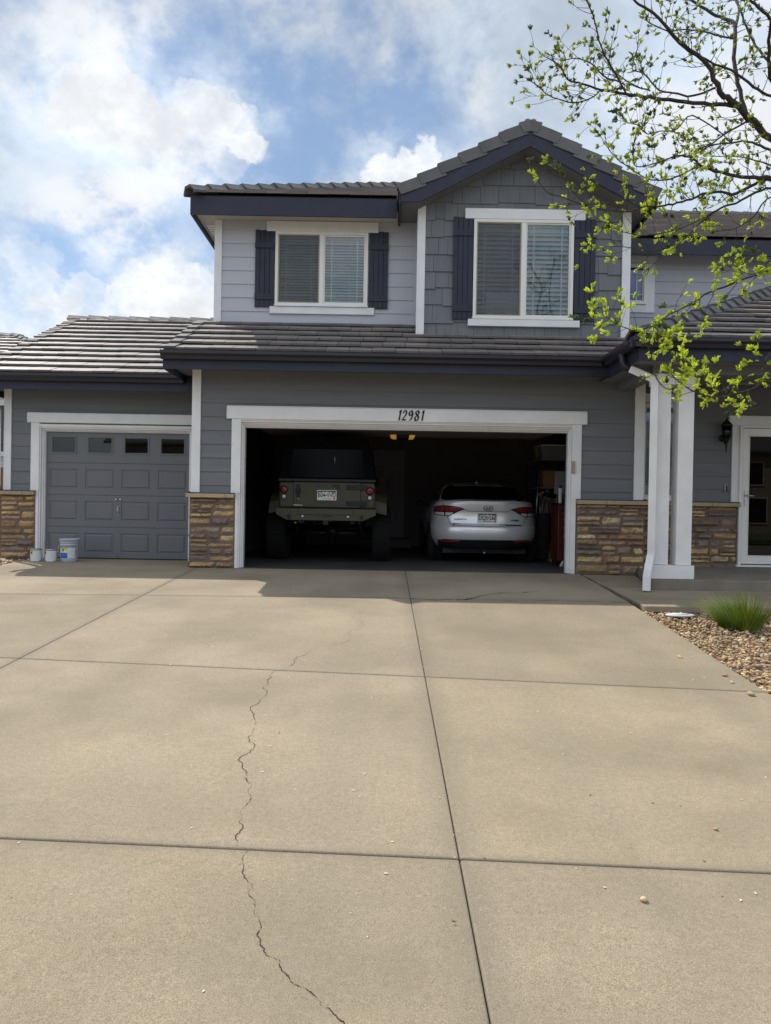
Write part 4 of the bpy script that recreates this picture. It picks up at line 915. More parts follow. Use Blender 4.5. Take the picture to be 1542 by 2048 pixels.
def patch(sh, up, lo, off=.004, back=.012, nx=26, nz=5, mirror=False):
    m = MB(); x0 = max(up[0][0], lo[0][0]); x1 = min(up[-1][0], lo[-1][0])
    for sg in ((1, -1) if mirror else (1,)):
        F, Bk = [], []
        for i in range(nx + 1):
            x = x0 + (x1 - x0) * i / nx; a, b = lin(lo, x), lin(up, x); b = max(b, a + .0005)
            for k in range(nz + 1): z = a + (b - a) * k / nz; y = sh.y(x, z); F.append((sg * x, y - off, z)); Bk.append((sg * x, y + back, z))
        r = nz + 1; n = len(F); fs = [(i * r + k, (i + 1) * r + k, (i + 1) * r + k + 1, i * r + k + 1) for i in range(nx) for k in range(nz)]
        rim = [i * r for i in range(nx + 1)] + [nx * r + k for k in range(1, r)] + [i * r + nz for i in range(nx - 1, -1, -1)] + [k for k in range(nz - 1, 0, -1)]
        m.add(F + Bk, fs, smooth=True); o = len(m.v) - 2 * n
        for a, b in zip(rim, rim[1:] + rim[:1]): m.f.append([o + a, o + a + n, o + b + n, o + b]); m.c.append((1, 1, 1)); m.m.append(0); m.sm.append(False)
    return m
def seam(sh, pts, r=.003, off=.001, n=10):
    m = MB(); P = []
    for a, b in zip(pts, pts[1:]):
        for k in range(n): t = k / n; x, z = a[0] + (b[0] - a[0]) * t, a[1] + (b[1] - a[1]) * t; P.append((x, sh.y(x, z) - off, z))
    P.append((pts[-1][0], sh.y(*pts[-1]) - off, pts[-1][1])); m.tube(P, r, 6); return m
# silver sedan -----------------------------------------------------------
car = empty('sedan', (1.725, 12.55, .005), 'silver four-door sedan parked tail out in the right bay of the open garage', 'car')
bs = Shell([(.24, .20, 4.60, .78), (.30, .12, 4.70, .85), (.40, .06, 4.78, .90), (.47, .012, 4.80, .918), (.55, .0, 4.82, .925), (.62, .0, 4.82, .93), (.655, .012, 4.80, .93), (.68, .045, 4.78, .928), (.72, .060, 4.74, .926), (.80, .075, 4.62, .922), (.88, .085, 4.45, .918), (.93, .068, 4.25, .91), (.98, .050, 3.95, .895), (1.04, .036, 3.70, .87), (1.075, .028, 3.6, .845), (1.092, .030, 3.56, .825), (1.10, .045, 3.54, .81), (1.108, .16, 3.50, .78), (1.12, .42, 3.4, .74)], a=.85, n=2.5)
body = recalc(bs.mesh().build('body', 'silver_paint', car, local=True))
for y in (1.05, 3.86):
    for s in (-1, 1):
        m = MB(); m.lathe([(0, -.16), (.365, -.16), (.365, .16), (0, .16)], 36, (s * .86, y, .34), 'x'); c = m.build('wheel_arch', 'black_plastic', car, local=True)
        m2 = MB(); m2.lathe([(.33, -.02), (.372, -.02), (.372, .095), (.33, .095)] if s > 0 else [(.33, -.095), (.372, -.095), (.372, .02), (.33, .02)], 36, (s * .86, y, .34), 'x'); COL.objects.unlink(c); bpy.data.objects.remove(c); recalc(m2.build('wheel_arch', 'rubber', car, local=True)); wheel(car, s * .81, y, .335, .22, .23, s)
gs = Shell([(1.06, .52, 3.62, .80), (1.12, .60, 3.45, .775), (1.20, .80, 3.22, .745), (1.28, 1.02, 3.0, .71), (1.35, 1.24, 2.82, .675), (1.40, 1.42, 2.70, .64), (1.435, 1.62, 2.58, .59), (1.458, 1.82, 2.46, .50), (1.468, 2.0, 2.38, .38)], a=.42, n=3.2)
recalc(gs.mesh().build('cabin', 'silver_paint', car, local=True))
recalc(patch(gs, [(-.735, 1.15), (-.68, 1.29), (-.57, 1.395), (-.2, 1.425), (.2, 1.425), (.57, 1.395), (.68, 1.29), (.735, 1.15)], [(-.735, 1.12), (-.3, 1.10), (.3, 1.10), (.735, 1.12)], .006, nx=44, nz=9).build('rear_window', 'car_glass', car, local=True))  # glass carried out over the rear pillars, standing in for their shade
for s in (-1, 1):
    m = MB(); q = [(.85, 1.12), (3.25, 1.12), (2.7, 1.36), (1.5, 1.40)]; vs = []
    for (y, z) in q: w = gs.at(z)[2] * 1.004 + .003; vs.append((s * w, y, z))
    m.add(vs, [(0, 1, 2, 3)]); m.build('side_window', 'car_glass', car, local=True)
    m = MB(); m.lathe([(.02, 0), (.075, .02), (.09, .06), (.085, .12), (.05, .15), (.0, .155)], 16, (0, 0, 0), 'x'); m.v = [(s * (.93 + v[0] * 1.0), 3.02 + v[1] * .7, 1.05 + v[2] * .8) for v in m.v]; m.tube([(s * .80, 3.05, 1.04), (s * .95, 3.03, 1.03)], .02, 8); recalc(m.build('mirror', 'black_plastic', car, local=True))
recalc(patch(bs, [(-.74, 1.062), (-.55, 1.092), (-.25, 1.108), (.25, 1.108), (.55, 1.092), (.74, 1.062)], [(-.74, 1.050), (-.5, 1.070), (0, 1.085), (.5, 1.070), (.74, 1.050)], .030, .06, 30).build('spoiler', 'silver_paint', car, local=True))
car.scale = (1, 1, .975)
# tail lamps: black surround, red upper lens, clear lower lens
for s in (-1, 1):
    def mir(m):
        if s < 0: m.v = [(-v[0], v[1], v[2]) for v in m.v]
        return recalc_later(m)
    def recalc_later(m): return m
    U = [(.39, .958), (.47, .985), (.56, 1.002), (.73, 1.016), (.84, 1.004), (.885, .985)]; Lw = [(.39, .950), (.47, .918), (.56, .868), (.64, .826), (.70, .824), (.84, .842), (.885, .865)]
    tl_ = recalc(mir(patch(bs, U, Lw, .004, .012)).build('tail_light', 'black_plastic', car, local=True))
    for (a, b, c_, mt, nm_) in (([(.45, .962), (.56, .988), (.715, 1.0)], [(.45, .945), (.56, .905), (.64, .898), (.715, .900)], 0, 'lens_red', 'red_lens'), ([(.737, 1.001), (.83, .990), (.872, .972)], [(.737, .902), (.872, .905)], 0, 'lens_red', 'red_lens'),
                              ([(.585, .892), (.64, .890), (.700, .890)], [(.585, .868), (.64, .840), (.700, .838)], 0, 'lens_clear', 'clear_lens'), ([(.722, .890), (.83, .892), (.87, .890)], [(.722, .840), (.83, .852), (.87, .868)], 0, 'lens_clear', 'clear_lens')):
        recalc(mir(patch(bs, a, b, .009, .006, 12, 4)).build(nm_, mt, tl_, local=True))
    m = patch(bs, [(.46, .412), (.60, .418), (.80, .410), (.81, .405)], [(.46, .385), (.52, .372), (.80, .362), (.81, .380)], .024, .01, 14, 3); recalc(mir(m).build('reflector', 'lens_red', car, local=True))
recalc(patch(bs, [(-.84, .30), (-.80, .39), (-.74, .425), (0, .430), (.74, .425), (.80, .39), (.84, .30)], [(-.84, .27), (-.78, .25), (0, .245), (.78, .25), (.84, .27)], .016, .02, 44, 9).build('rear_valance', 'black_plastic', car, local=True))
sm_ = seam(bs, [(-.39, .955), (-.34, .917), (.34, .917), (.39, .955)], .004); sm_.f += []; 
o1 = sm_.build('lid_crease', 'black_plastic', car, local=True)
seam(bs, [(-.675, .828), (-.63, .72), (-.60, .675), (-.56, .662), (0, .656), (.56, .662), (.60, .675), (.63, .72), (.675, .828)], .0045, 0).build('lid_seam', 'black_plastic', car, local=True)
seam(bs, [(-.735, 1.016), (-.738, 1.045), (-.70, 1.06)], .003, 0).build('lid_seam', 'black_plastic', car, local=True); seam(bs, [(.735, 1.016), (.738, 1.045), (.70, 1.06)], .003, 0).build('lid_seam', 'black_plastic', car, local=True)
recalc(patch(bs, [(-.575, .700), (0, .700), (.575, .700)], [(-.575, .678), (0, .674), (.575, .678)], .006, .02, 30, 3).build('lid_trim', 'chrome', car, local=True))
plate(car, -.01, bs.y(0, .80) - .012, .807, .315, .155, 'DQS•268')
# oval emblem with slanted H
m = MB(); pts = [(.080 * math.cos(a), bs.y(0, .975) - .006, .975 + .040 * math.sin(a)) for a in [2 * math.pi * k / 28 for k in range(29)]]; m.tube(pts, .0055, 6)
yy_ = bs.y(0, .975) - .006; m.tube([(-.042, yy_, .950), (-.018, yy_, .999)], .006, 6); m.tube([(.018, yy_, .951), (.042, yy_, 1.0)], .006, 6); m.tube([(-.030, yy_, .968), (-.01, yy_, .974), (.01, yy_, .976), (.030, yy_, .984)], .006, 6); m.build('emblem', 'black_metal', car, local=True)
text('SONATA', .040, 'badge', 'black_metal', car, (-.46, bs.y(.46, .775) - .008, .775), rot=(R(90), 0, R(-13)), sx=1.35, ext=.002)
text('HYBRID', .036, 'badge', 'black_metal', car, (.46, bs.y(.46, .765) - .008, .768), rot=(R(90), 0, R(13)), sx=1.15, ext=.002, shear=.4, off=.001)
m = MB(); m.hexa([(-.02, 1.78, 1.455), (.02, 1.78, 1.455), (.012, 1.95, 1.46), (-.012, 1.95, 1.46)], [(-.004, 1.80, 1.515), (.004, 1.80, 1.515), (.004, 1.86, 1.50), (-.004, 1.86, 1.50)]); m.build('roof_antenna', 'silver_paint', car, local=True)
m = MB(); m.box(-.72, .72, .5, 4.3, .17, .26); m.build('underbody', 'black_plastic', car, local=True)
m = MB(); m.tube([(-.045, bs.y(0, .22) + .05, .2), (-.02, bs.y(0, .22) - .0, .19)], .02, 8); m.build('tow_eye', 'steel', car, local=True)
for s in (-1, 1):
    m = MB(); m.lathe([(0, -.02), (.08, -.01), (.10, .05), (.0, .08)], 16, (s * .62, 4.62, .68), 'y'); m.build('headlight', 'lens_clear', car, local=True)
# olive off-road vehicle ---------------------------------------------------
jp = empty('off_road_vehicle', (-.965, 12.3, .005), 'dark olive lifted off-road vehicle with black top in the left bay of the garage', 'car')
m = MB(); m.prism([(-.785, .90), (.785, .90), (.79, 1.0), (.785, 1.335), (-.785, 1.335), (-.79, 1.0)], 'y', 0, 2.75); m.prism([(-.60, .92), (.60, .92), (.55, 1.28), (.3, 1.33), (-.3, 1.33), (-.55, 1.28)], 'y', 2.75, 3.95); m.build('body', 'olive_paint', jp, local=True, bevel=.035, seg=4)
m = MB(); m.box(-.552, .552, -.022, .03, .915, 1.33); tg = m.build('tailgate', 'olive_paint', jp, local=True, bevel=.014, seg=3)
m = MB(); m.box(-.17, .17, -.026, -.018, 1.0, 1.26); m.build('plate_recess', 'olive_paint', tg, local=True, bevel=.01)
for za, zb in ((1.215, 1.29), (.955, 1.03)):
    m = MB(); m.box(.315, .66, -.045, -.023, za, zb); m.box(.555, .585, -.055, -.02, za - .008, zb + .008)
    for x in (.35, .42, .62): m.lathe([(0, -.058), (.011, -.055), (.012, -.045)], 8, (x, 0, (za + zb) / 2), 'y')
    m.build('hinge', 'black_plastic', tg, local=True, bevel=.005)
m = MB(); m.box(-.495, -.445, -.045, -.022, 1.08, 1.29); m.box(-.485, -.455, -.07, -.045, 1.12, 1.26); m.box(-.52, -.42, -.034, -.022, 1.15, 1.22); m.build('handle', 'black_plastic', tg, local=True, bevel=.006)
m = MB(); m.lathe([(0, -.030), (.012, -.029), (.014, -.022)], 12, (-.47, 0, 1.045), 'y'); m.build('lock', 'chrome', tg, local=True)
m = MB(); x = -.545
for w in (.02, .012, .016, .014, .014, .012, .02, .006): m.box(x, x + w, -.0245, -.022, .942, .956); x += w + .005
m.build('badge', 'plate_white', tg, local=True)
plate(jp, .002, -.040, 1.118, .305, .153, 'B04•VVD')
m = MB(); m.box(.165, .20, -.05, -.022, 1.22, 1.30); m.tube([(.15, -.05, 1.27), (.08, -.05, 1.28)], .006, 6); m.build('wiper_mount', 'black_plastic', tg, local=True, bevel=.004)
m = MB(); m.prism([(-.80, 1.337), (.80, 1.337), (.785, 1.50), (.70, 1.97), (.62, 2.04), (.3, 2.07), (-.3, 2.07), (-.62, 2.04), (-.70, 1.97), (-.785, 1.50)], 'y', -.015, 2.4); m.build('hard_top', 'soft_black', jp, local=True, bevel=.03, seg=3)
m = MB(); m.hexa([(-.62, -.032, 1.40), (.62, -.032, 1.40), (.57, -.02, 1.88), (-.57, -.02, 1.88)], [(-.62, -.012, 1.40), (.62, -.012, 1.40), (.57, .0, 1.88), (-.57, .0, 1.88)]); m.build('rear_window', 'car_glass', jp, local=True, bevel=.01)
m = MB(); m.box(-.80, .80, -.04, .0, 1.337, 1.385); m.build('top_rail', 'black_plastic', jp, local=True, bevel=.01); m = MB(); m.tube([(.12, -.045, 1.82), (.125, -.05, 1.6)], [.006, .003], 6); m.build('wiper', 'steel', jp, local=True)
for s in (-1, 1):
    tl_ = MB(); tl_.lathe([(0, -.012), (.064, -.012), (.068, .0), (.068, .01)], 24, (s * .705, 0, 1.20), 'y'); t1 = tl_.build('tail_light', 'black_plastic', jp, local=True); m = MB(); m.lathe([(0, -.030), (.03, -.028), (.050, -.02), (.054, -.010)], 24, (s * .705, 0, 1.20), 'y'); m.build('red_lens', 'lens_red', t1, local=True)
    tl_ = MB(); tl_.lathe([(0, -.010), (.044, -.010), (.048, .0), (.048, .01)], 20, (s * .705, 0, 1.085), 'y'); t1 = tl_.build('reverse_light', 'black_plastic', jp, local=True); m = MB(); m.lathe([(0, -.024), (.02, -.022), (.033, -.012), (.035, -.006)], 20, (s * .705, 0, 1.085), 'y'); m.build('clear_lens', 'lens_clear', t1, local=True)
    for y0 in (.35, 2.85):
        m = MB(); pr = []
        n = 9
        for k in range(n + 1): a = math.pi * k / n; pr.append((y0 + .50 - .62 * math.cos(a), .90 + .33 * math.sin(a) ** .8))
        for (p, q) in zip(pr, pr[1:]): m.hexa([(s * .78, p[0], p[1]), (s * .98, p[0], p[1] - .05), (s * .99, p[0], p[1] - .10), (s * .78, p[0], p[1] - .06)], [(s * .78, q[0], q[1]), (s * .98, q[0], q[1] - .05), (s * .99, q[0], q[1] - .10), (s * .78, q[0], q[1] - .06)])
        recalc(m.build('fender_flare', 'olive_paint', jp, local=True, bevel=.006)); wheel(jp, s * .90, y0 + .50, .475, .32, .22, s)
    m = MB(); m.tube([(s * .45, .35, .92), (s * .58, .72, .45)], .028, 10); m.tube([(s * .50, .45, .80), (s * .55, .62, .60)], .045, 10); m.build('shock_absorber', 'steel', jp, local=True)
    m = MB(); m.beam((s * .42, .1, .72), (s * .42, 3.9, .75), .08, .14); m.build('frame_rail', 'black_metal', jp, local=True)
    m = MB(); m.lathe([(.0, -.02), (.09, -.01), (.10, .05), (.0, .06)], 20, (s * .42, 3.98, 1.12), 'y'); m.build('headlight', 'lens_clear', jp, local=True)
    m = MB(); m.box(s * .86 - .06, s * .86 + .06, 2.45, 2.50, 1.42, 1.62); m.tube([(s * .78, 2.5, 1.42), (s * .86, 2.48, 1.48)], .015, 6); m.build('mirror', 'black_plastic', jp, local=True, bevel=.02)
m = MB(); m.prism([(-.81, .898), (.81, .898), (.81, .80), (.60, .705), (-.63, .705), (-.81, .80)], 'y', -.19, -.03); m.box(-.45, .45, -.205, -.19, .80, .885); bp = m.build('rear_bumper', 'olive_paint', jp, local=True, bevel=.012, seg=3)
for x, z, r in ((-.375, .77, .022), (.36, .77, .022)): m = MB(); m.lathe([(r * .6, -.006), (r, -.004), (r, .0)], 16, (x, -.19, z), 'y'); m.build('light_ring', 'steel', bp, local=True)
for x in (-.59, .58): m = MB(); m.box(x - .018, x + .018, -.245, -.19, .735, .80); m.build('tow_tab', 'black_metal', bp, local=True, bevel=.006)
m = MB(); m.box(-.04, .04, -.19, -.05, .64, .705); m.tube([(-.07, -.19, .67), (-.11, -.2, .64)], .008, 6); m.tube([(.05, -.19, .69), (.10, -.2, .69)], .008, 6); m.build('hitch', 'black_metal', bp, local=True)
m = MB(); m.tube([(-.10, -.194, .765), (-.04, -.194, .775), (.0, -.194, .76), (.05, -.194, .777), (.11, -.194, .765)], .005, 5); m.tube([(0, -.194, .76), (0, -.194, .80)], .005, 5); m.build('emblem', 'black_metal', bp, local=True)
m = MB(); m.tube([(-.85, .85, .47), (.85, .85, .47)], .045, 12); m.lathe([(.0, -.14), (.07, -.13), (.115, -.05), (.12, .05), (.07, .14)], 20, (.03, .85, .48), 'y'); m.tube([(-.85, 3.35, .47), (.85, 3.35, .47)], .045, 12); m.build('axle', 'black_metal', jp, local=True)
m = MB(); m.tube([(-.5, 1.6, .62), (-.55, .5, .70), (-.52, .05, .66)], .03, 10); m.lathe([(.0, 0), (.1, .02), (.1, .5), (0, .52)], 16, (.2, .9, .72), 'y'); m.build('exhaust', 'steel', jp, local=True)

# ------------------------------------------------------------------ PROPS
mat('pail_grey', (.42, .44, .52), .4, .05, 6); mat('label_white', (.62, .64, .66), .45, .05, 20); mat('label_lime', (.50, .55, .06), .45, .1, 20); mat('label_blue', (.03, .13, .45), .4, .2, 30)
mat('tin', (.45, .46, .50), .3, .05, 8, metal=.8)
def arc_label(name, r0, r1, z0, z1, a0, a1, mt, par, lift=.0012, n=14):
    m = MB(); vs = []
    for i in range(n + 1):
        a = a0 + (a1 - a0) * i / n
        for z, r in ((z0, r0 + lift), (z1, r1 + lift)): vs.append((r * math.cos(a), r * math.sin(a), z))
    m.add(vs, [(2 * i, 2 * i + 2, 2 * i + 3, 2 * i + 1) for i in range(n)], smooth=True); o = m.build(name, mt, par, local=True); return recalc(o)
pail = empty('paint_pail', (-4.99, 11.86, gz(11.86) + .001), 'large grey plastic paint pail with blue and lime label in front of the closed door', 'paint pail', rot=R(-8))
m = MB(); m.lathe([(.128, 0), (.132, .01), (.146, .27), (.150, .272), (.150, .282), (.147, .285), (.148, .315), (.155, .317), (.155, .327), (.149, .33), (.150, .35)], 40); m.build('bucket', 'pail_grey', pail, local=True)
m = MB(); m.lathe([(.150, .352), (.163, .352), (.165, .362), (.165, .376), (.158, .380), (.150, .372), (.02, .372)], 40); m.build('lid', 'pail_grey', pail, local=True)
m = MB(); m.tube([(-.152, .0, .30), (-.168, -.03, .27), (-.172, -.06, .2), (-.15, -.10, .155), (-.12, -.135, .14)][:4], .004, 6); m.tube([(.152, 0, .30), (.165, -.03, .28), (.170, -.06, .22), (.158, -.09, .16)], .004, 6); m.build('wire_handle', 'steel', pail, local=True)
arc_label('label', .1335, .1445, .055, .235, R(-160), R(-20), 'label_white', pail); arc_label('label', .1375, .1445, .155, .235, R(-132), R(-72), 'label_lime', pail, .002); arc_label('label', .1345, .1385, .06, .15, R(-132), R(-72), 'label_blue', pail, .002)
arc_label('label', .1392, .142, .175, .215, R(-108), R(-97), 'black_plastic', pail, .003)
for x, y, rz, lb in ((-5.49, 11.80, .2, 'small paint can in front of the left garage casing'), (-5.255, 11.80, -.1, 'small paint can between the other can and the large pail')):
    c = empty('paint_can', (x, y, gz(y) + .001), lb, 'paint can', rot=rz, group='paint cans by the closed garage door')
    m = MB(); m.lathe([(.083, 0), (.085, .004), (.083, .008), (.083, .182), (.0855, .184), (.0855, .192), (.080, .193)], 32); m.build('tin_body', 'tin', c, local=True)
    m = MB(); m.lathe([(.079, .186), (.082, .194), (.078, .197), (.07, .189), (.01, .189)], 32); m.build('lid', 'tin', c, local=True)
    arc_label('label', .083, .083, .014, .172, R(-200), R(20), 'label_white', c); arc_label('label', .083, .083, .11, .172, R(-190), R(-108), 'label_lime', c, .002); arc_label('label', .083, .083, .014, .09, R(-200), R(-150), 'label_blue', c, .002)
    arc_label('label', .083, .083, .125, .155, R(-135), R(-118), 'black_plastic', c, .003)
# wall lantern
L = empty('wall_lantern', (5.18, 11.585, 2.2), 'black carriage lantern on the dark porch wall beside the front door', 'wall lantern')
m = MB(); m.lathe([(0, -.02), (.05, -.018), (.055, 0), (.055, .004)], 20, (5.18, 11.58, 2.10), 'y'); m.tube([(5.18, 11.57, 2.10), (5.18, 11.50, 2.0), (5.18, 11.45, 2.03), (5.18, 11.45, 2.07)], .010, 8); m.build('bracket', 'black_metal', L)
m = MB(); m.lathe([(0, 1.86), (.008, 1.88), (.012, 1.93), (.02, 1.96), (.014, 1.99), (.03, 2.04), (.055, 2.07), (.058, 2.08), (.058, 2.09)], 16, (5.18, 11.45, 0)); m.lathe([(.085, 2.27), (.080, 2.30), (.05, 2.335), (.03, 2.35), (.012, 2.37), (.016, 2.385), (.0, 2.40)], 16, (5.18, 11.45, 0))
for k in range(6): a = k * math.pi / 3; m.tube([(5.18 + .057 * math.cos(a), 11.45 + .057 * math.sin(a), 2.085), (5.18 + .078 * math.cos(a), 11.45 + .078 * math.sin(a), 2.275)], .005, 6)
m.build('cage', 'black_metal', L)
m = MB(); m.lathe([(.050, 2.09), (.072, 2.27)], 6, (5.18, 11.45, 0)); m.build('glass', 'dark_pane', L)
b = empty('doorbell', (5.235, 11.575, 1.32), 'small black and white doorbell beside the front door casing', 'doorbell')
m = MB(); m.box(5.225, 5.258, 11.555, 11.582, 1.255, 1.385); m.build('housing', 'vinyl_white', b, bevel=.006); m = MB(); m.box(5.229, 5.254, 11.550, 11.556, 1.262, 1.378); m.lathe([(0, -.003), (.008, -.002), (.009, 0)], 12, (5.2415, 11.55, 1.285), 'y'); m.build('face', 'black_plastic', b, bevel=.004)
# garage door opener with amber lenses
mat('amber_lens', (.75, .42, .08), .35, .1, 12, emit=((.9, .48, .09), .22))
O_ = empty('garage_door_opener', (.28, 13.2, 2.2), 'dark ceiling door opener with two amber light covers inside the open garage', 'door opener')
m = MB(); m.box(.165, .39, 13.05, 13.45, 2.15, 2.31); m.build('motor_box', 'black_plastic', O_, bevel=.015)
for s, x in ((-1, .175), (1, .38)):
    m = MB(); q = [(0, 0), (.0, .15), (.09, .15), (.115, .13), (.12, .07), (.10, .012), (.06, 0)]; m.prism([(x + s * a, 2.155 + b_) for a, b_ in q], 'y', 13.10, 13.42); recalc(m.build('light_cover', 'amber_lens', O_, bevel=.008))
m = MB(); m.box(.25, .30, 11.42, 13.05, 2.24, 2.27); m.build('rail', 'steel', O_)
m = MB()
for x in (.17, .375): m.box(x - .012, x + .012, 13.2, 13.24, 2.31, 2.779)
m.build('hanger', 'steel', O_)
# flat pale valve cover on the gravel
v = empty('valve_cover', (3.22, 8.15, gz(8.15) - .03), 'flat pale oval cover lying on the pebbles by the walkway', 'cover', rot=.1)
m = MB(); m.lathe([(.0, 0), (.155, 0), (.16, .01), (.16, .012), (.15, .018), (.02, .022), (0, .022)], 28); o = m.build('rim', 'label_white', v, local=True); o.scale = (1, .62, 1)
m = MB(); m.lathe([(.0, .021), (.10, .0205), (.10, .024), (0, .026)], 28); o = m.build('lid', 'blind_white', v, local=True); o.scale = (1, .62, 1)
# ornamental grass
mat('blade', (.13, .27, .03), .6, .15, 20, tint=True)
mb_ = MATS['blade'].node_tree.nodes['Principled BSDF']; mb_.inputs['Subsurface Weight'].default_value = 0
G = empty('grass_clump', (3.62, 7.6, gz(7.6) - .05), 'bright green tuft of ornamental grass among the pebbles', 'grass clump')
m = MB(); rr = random.Random(9)
for i in range(1500):
    a = rr.uniform(0, 6.28); r0 = .19 * math.sqrt(rr.random()); x, y = r0 * math.cos(a), r0 * math.sin(a) * .8; Lg = rr.uniform(.20, .46); out = Vector((math.cos(a) * r0 * 3.2 + rr.uniform(-.22, .22) - .10, math.sin(a) * r0 * 3.2 + rr.uniform(-.2, .2), 1)).normalized(); w = rr.uniform(.0022, .0046); k = rr.random() ** 1.5; c = (.45 + 1.4 * k, .5 + .8 * k, .6) if rr.random() < .86 else (4.0, 1.5, 3.0)
    d = Vector((-out.y, out.x, 0)).normalized(); d = (d * math.cos(a) + Vector((1, 0, 0)) * .7).normalized(); p = Vector((x, y, 0)); vs = []; dr = out.copy()
    for s in range(6):
        ww = w * (1 - s / 5.2); vs += [p + d * ww, p - d * ww]; p = p + dr * Lg / 5; dr = (dr + Vector((out.x, out.y, 0)) * .16 + Vector((-.05, 0, -.10))).normalized()
    m.add(vs, [(2 * s, 2 * s + 1, 2 * s + 3, 2 * s + 2) for s in range(5)], c)
m.build('blades', 'blade', G, local=True)
m = MB()
for i in range(260):
    a = rr.uniform(0, 6.28); r0 = rr.uniform(0, .16); p = Vector((r0 * math.cos(a), r0 * math.sin(a), .0)); q = p + Vector((rr.uniform(-.08, .08), rr.uniform(-.08, .08), rr.uniform(.02, .12))); m.tube([p, q], [.0022, .0008], 4)
mat('straw', (.30, .22, .12), .8, .2, 20); m.build('dry_stalks', 'straw', G, local=True)
# things along the right wall of the garage ----------------------------
mat('tool_red', (.075, .016, .012), .35, .1, 5); mat('bin_grey', (.22, .22, .25), .6, .1, 5); mat('bin_olive', (.22, .22, .12), .6, .1, 5); mat('card', (.30, .18, .10), .8, .1, 6); mat('coat_dark', (.05, .05, .055), .9, .2, 6, .6, 20); mat('wood', (.30, .19, .10), .6, .15, 5, stretch=(1, 1, .2)); mat('cloth_pale', (.55, .52, .48), .9, .3, 25, .6, 40)
T = empty('tool_chest', (3.18, 12.65, .005), 'red steel tool chest with drawers just inside the right side of the open garage', 'tool chest')
m = MB(); m.box(2.86, 3.62, 12.4, 12.95, .10, 1.04); m.build('cabinet', 'tool_red', T, bevel=.008)
for k, (za, zb) in enumerate(((.12, .36), (.38, .54), (.56, .68), (.70, .82), (.84, .92), (.94, 1.02))):
    m = MB(); m.box(2.90, 3.58, 12.375, 12.399, za, zb - .012); d = m.build('drawer', 'tool_red', T, bevel=.004); m = MB(); m.box(2.93, 3.55, 12.362, 12.3745, zb - .03, zb - .018); m.build('pull', 'steel', d)
for x in (2.93, 3.55):
    for y in (12.47, 12.88): m = MB(); m.lathe([(.0, -.015), (.045, -.014), (.05, 0), (.045, .014), (0, .015)], 16, (x, y, .055), 'x'); m.build('caster', 'black_plastic', T)
m = MB(); m.box(2.85, 3.63, 12.39, 12.96, 1.041, 1.06); m.build('top_mat', 'black_plastic', T, bevel=.004)
for k, (x, y, h, mt, lb) in enumerate(((2.92, 12.55, .30, 'label_white', 'slim pale spray can standing at the left edge of the red tool chest'), (3.02, 12.6, .22, 'tin', 'shorter metal spray can on the red tool chest'))):
    c = empty('spray_can', (x, y, 1.061), lb, 'spray can'); m = MB(); m.lathe([(.030, 0), (.032, .004), (.032, h * .78), (.022, h * .86)], 20); m.build('can_body', mt, c, local=True); m = MB(); m.lathe([(.024, h * .84), (.024, h * .97), (.018, h), (0, h)], 16); m.build('cap', 'black_plastic', c, local=True)
c = empty('cordless_drill', (3.08, 12.48, 1.061), 'dark cordless drill lying on top of the red tool chest', 'drill', rot=.5); m = MB(); m.tube([(-.10, 0, .10), (-.02, 0, .12), (.08, 0, .12), (.11, 0, .12)], [.03, .035, .033, .02], 12); m.tube([(-.02, 0, .10), (-.05, 0, .02)], .02, 10); m.box(-.09, .0, -.035, .035, 0, .045); m.build('drill_body', 'bin_grey', c, local=True); m = MB(); m.tube([(.11, 0, .12), (.15, 0, .12), (.20, 0, .12)], [.018, .012, .004], 10); m.build('chuck', 'steel', c, local=True)
S_ = empty('shelf_unit', (3.3, 15.1, .005), 'black steel shelf unit against the right garage wall', 'shelf unit')
for x in (2.95, 3.60):
    for y in (14.5, 15.7): m = MB(); m.box(x - .018, x + .018, y - .018, y + .018, 0, 1.95); m.build('post', 'black_metal', S_)
for z in (.25, .80, 1.35, 1.90): m = MB(); m.box(2.94, 3.61, 14.49, 15.71, z, z + .025); m.build('shelf', 'bin_grey', S_)
def crate(x, y, z, w, d, h, mt, lb, lid='blind_white', nm='storage_bin', cat='storage bin'):
    c = empty(nm, (x, y, z), lb, cat, rot=random.uniform(-.08, .08)); m = MB(); b0 = [(-w / 2 * .9, -d / 2 * .9, 0), (w / 2 * .9, -d / 2 * .9, 0), (w / 2 * .9, d / 2 * .9, 0), (-w / 2 * .9, d / 2 * .9, 0)]; m.hexa(b0, [(a / .9, b / .9, h * .92) for a, b, _ in b0]); m.build('tub', mt, c, local=True, bevel=.01)
    m = MB(); m.box(-w / 2 - .01, w / 2 + .01, -d / 2 - .01, d / 2 + .01, h * .92, h); m.build('lid', lid, c, local=True, bevel=.006)
crate(3.28, 14.75, 1.926, .55, .42, .28, 'bin_grey', 'pale lidded bin at the front of the top garage shelf'); crate(3.28, 15.35, 1.926, .55, .42, .32, 'bin_olive', 'olive bin behind the pale one on the top shelf', 'bin_olive')
crate(3.28, 14.8, 1.376, .5, .45, .33, 'card', 'brown box on the third garage shelf', 'card'); crate(3.28, 15.35, .826, .5, .5, .35, 'bin_grey', 'grey bin on the second garage shelf', 'bin_grey'); crate(3.28, 14.8, .276, .5, .45, .38, 'tool_red', 'dark red bin on the lowest garage shelf', 'black_plastic')
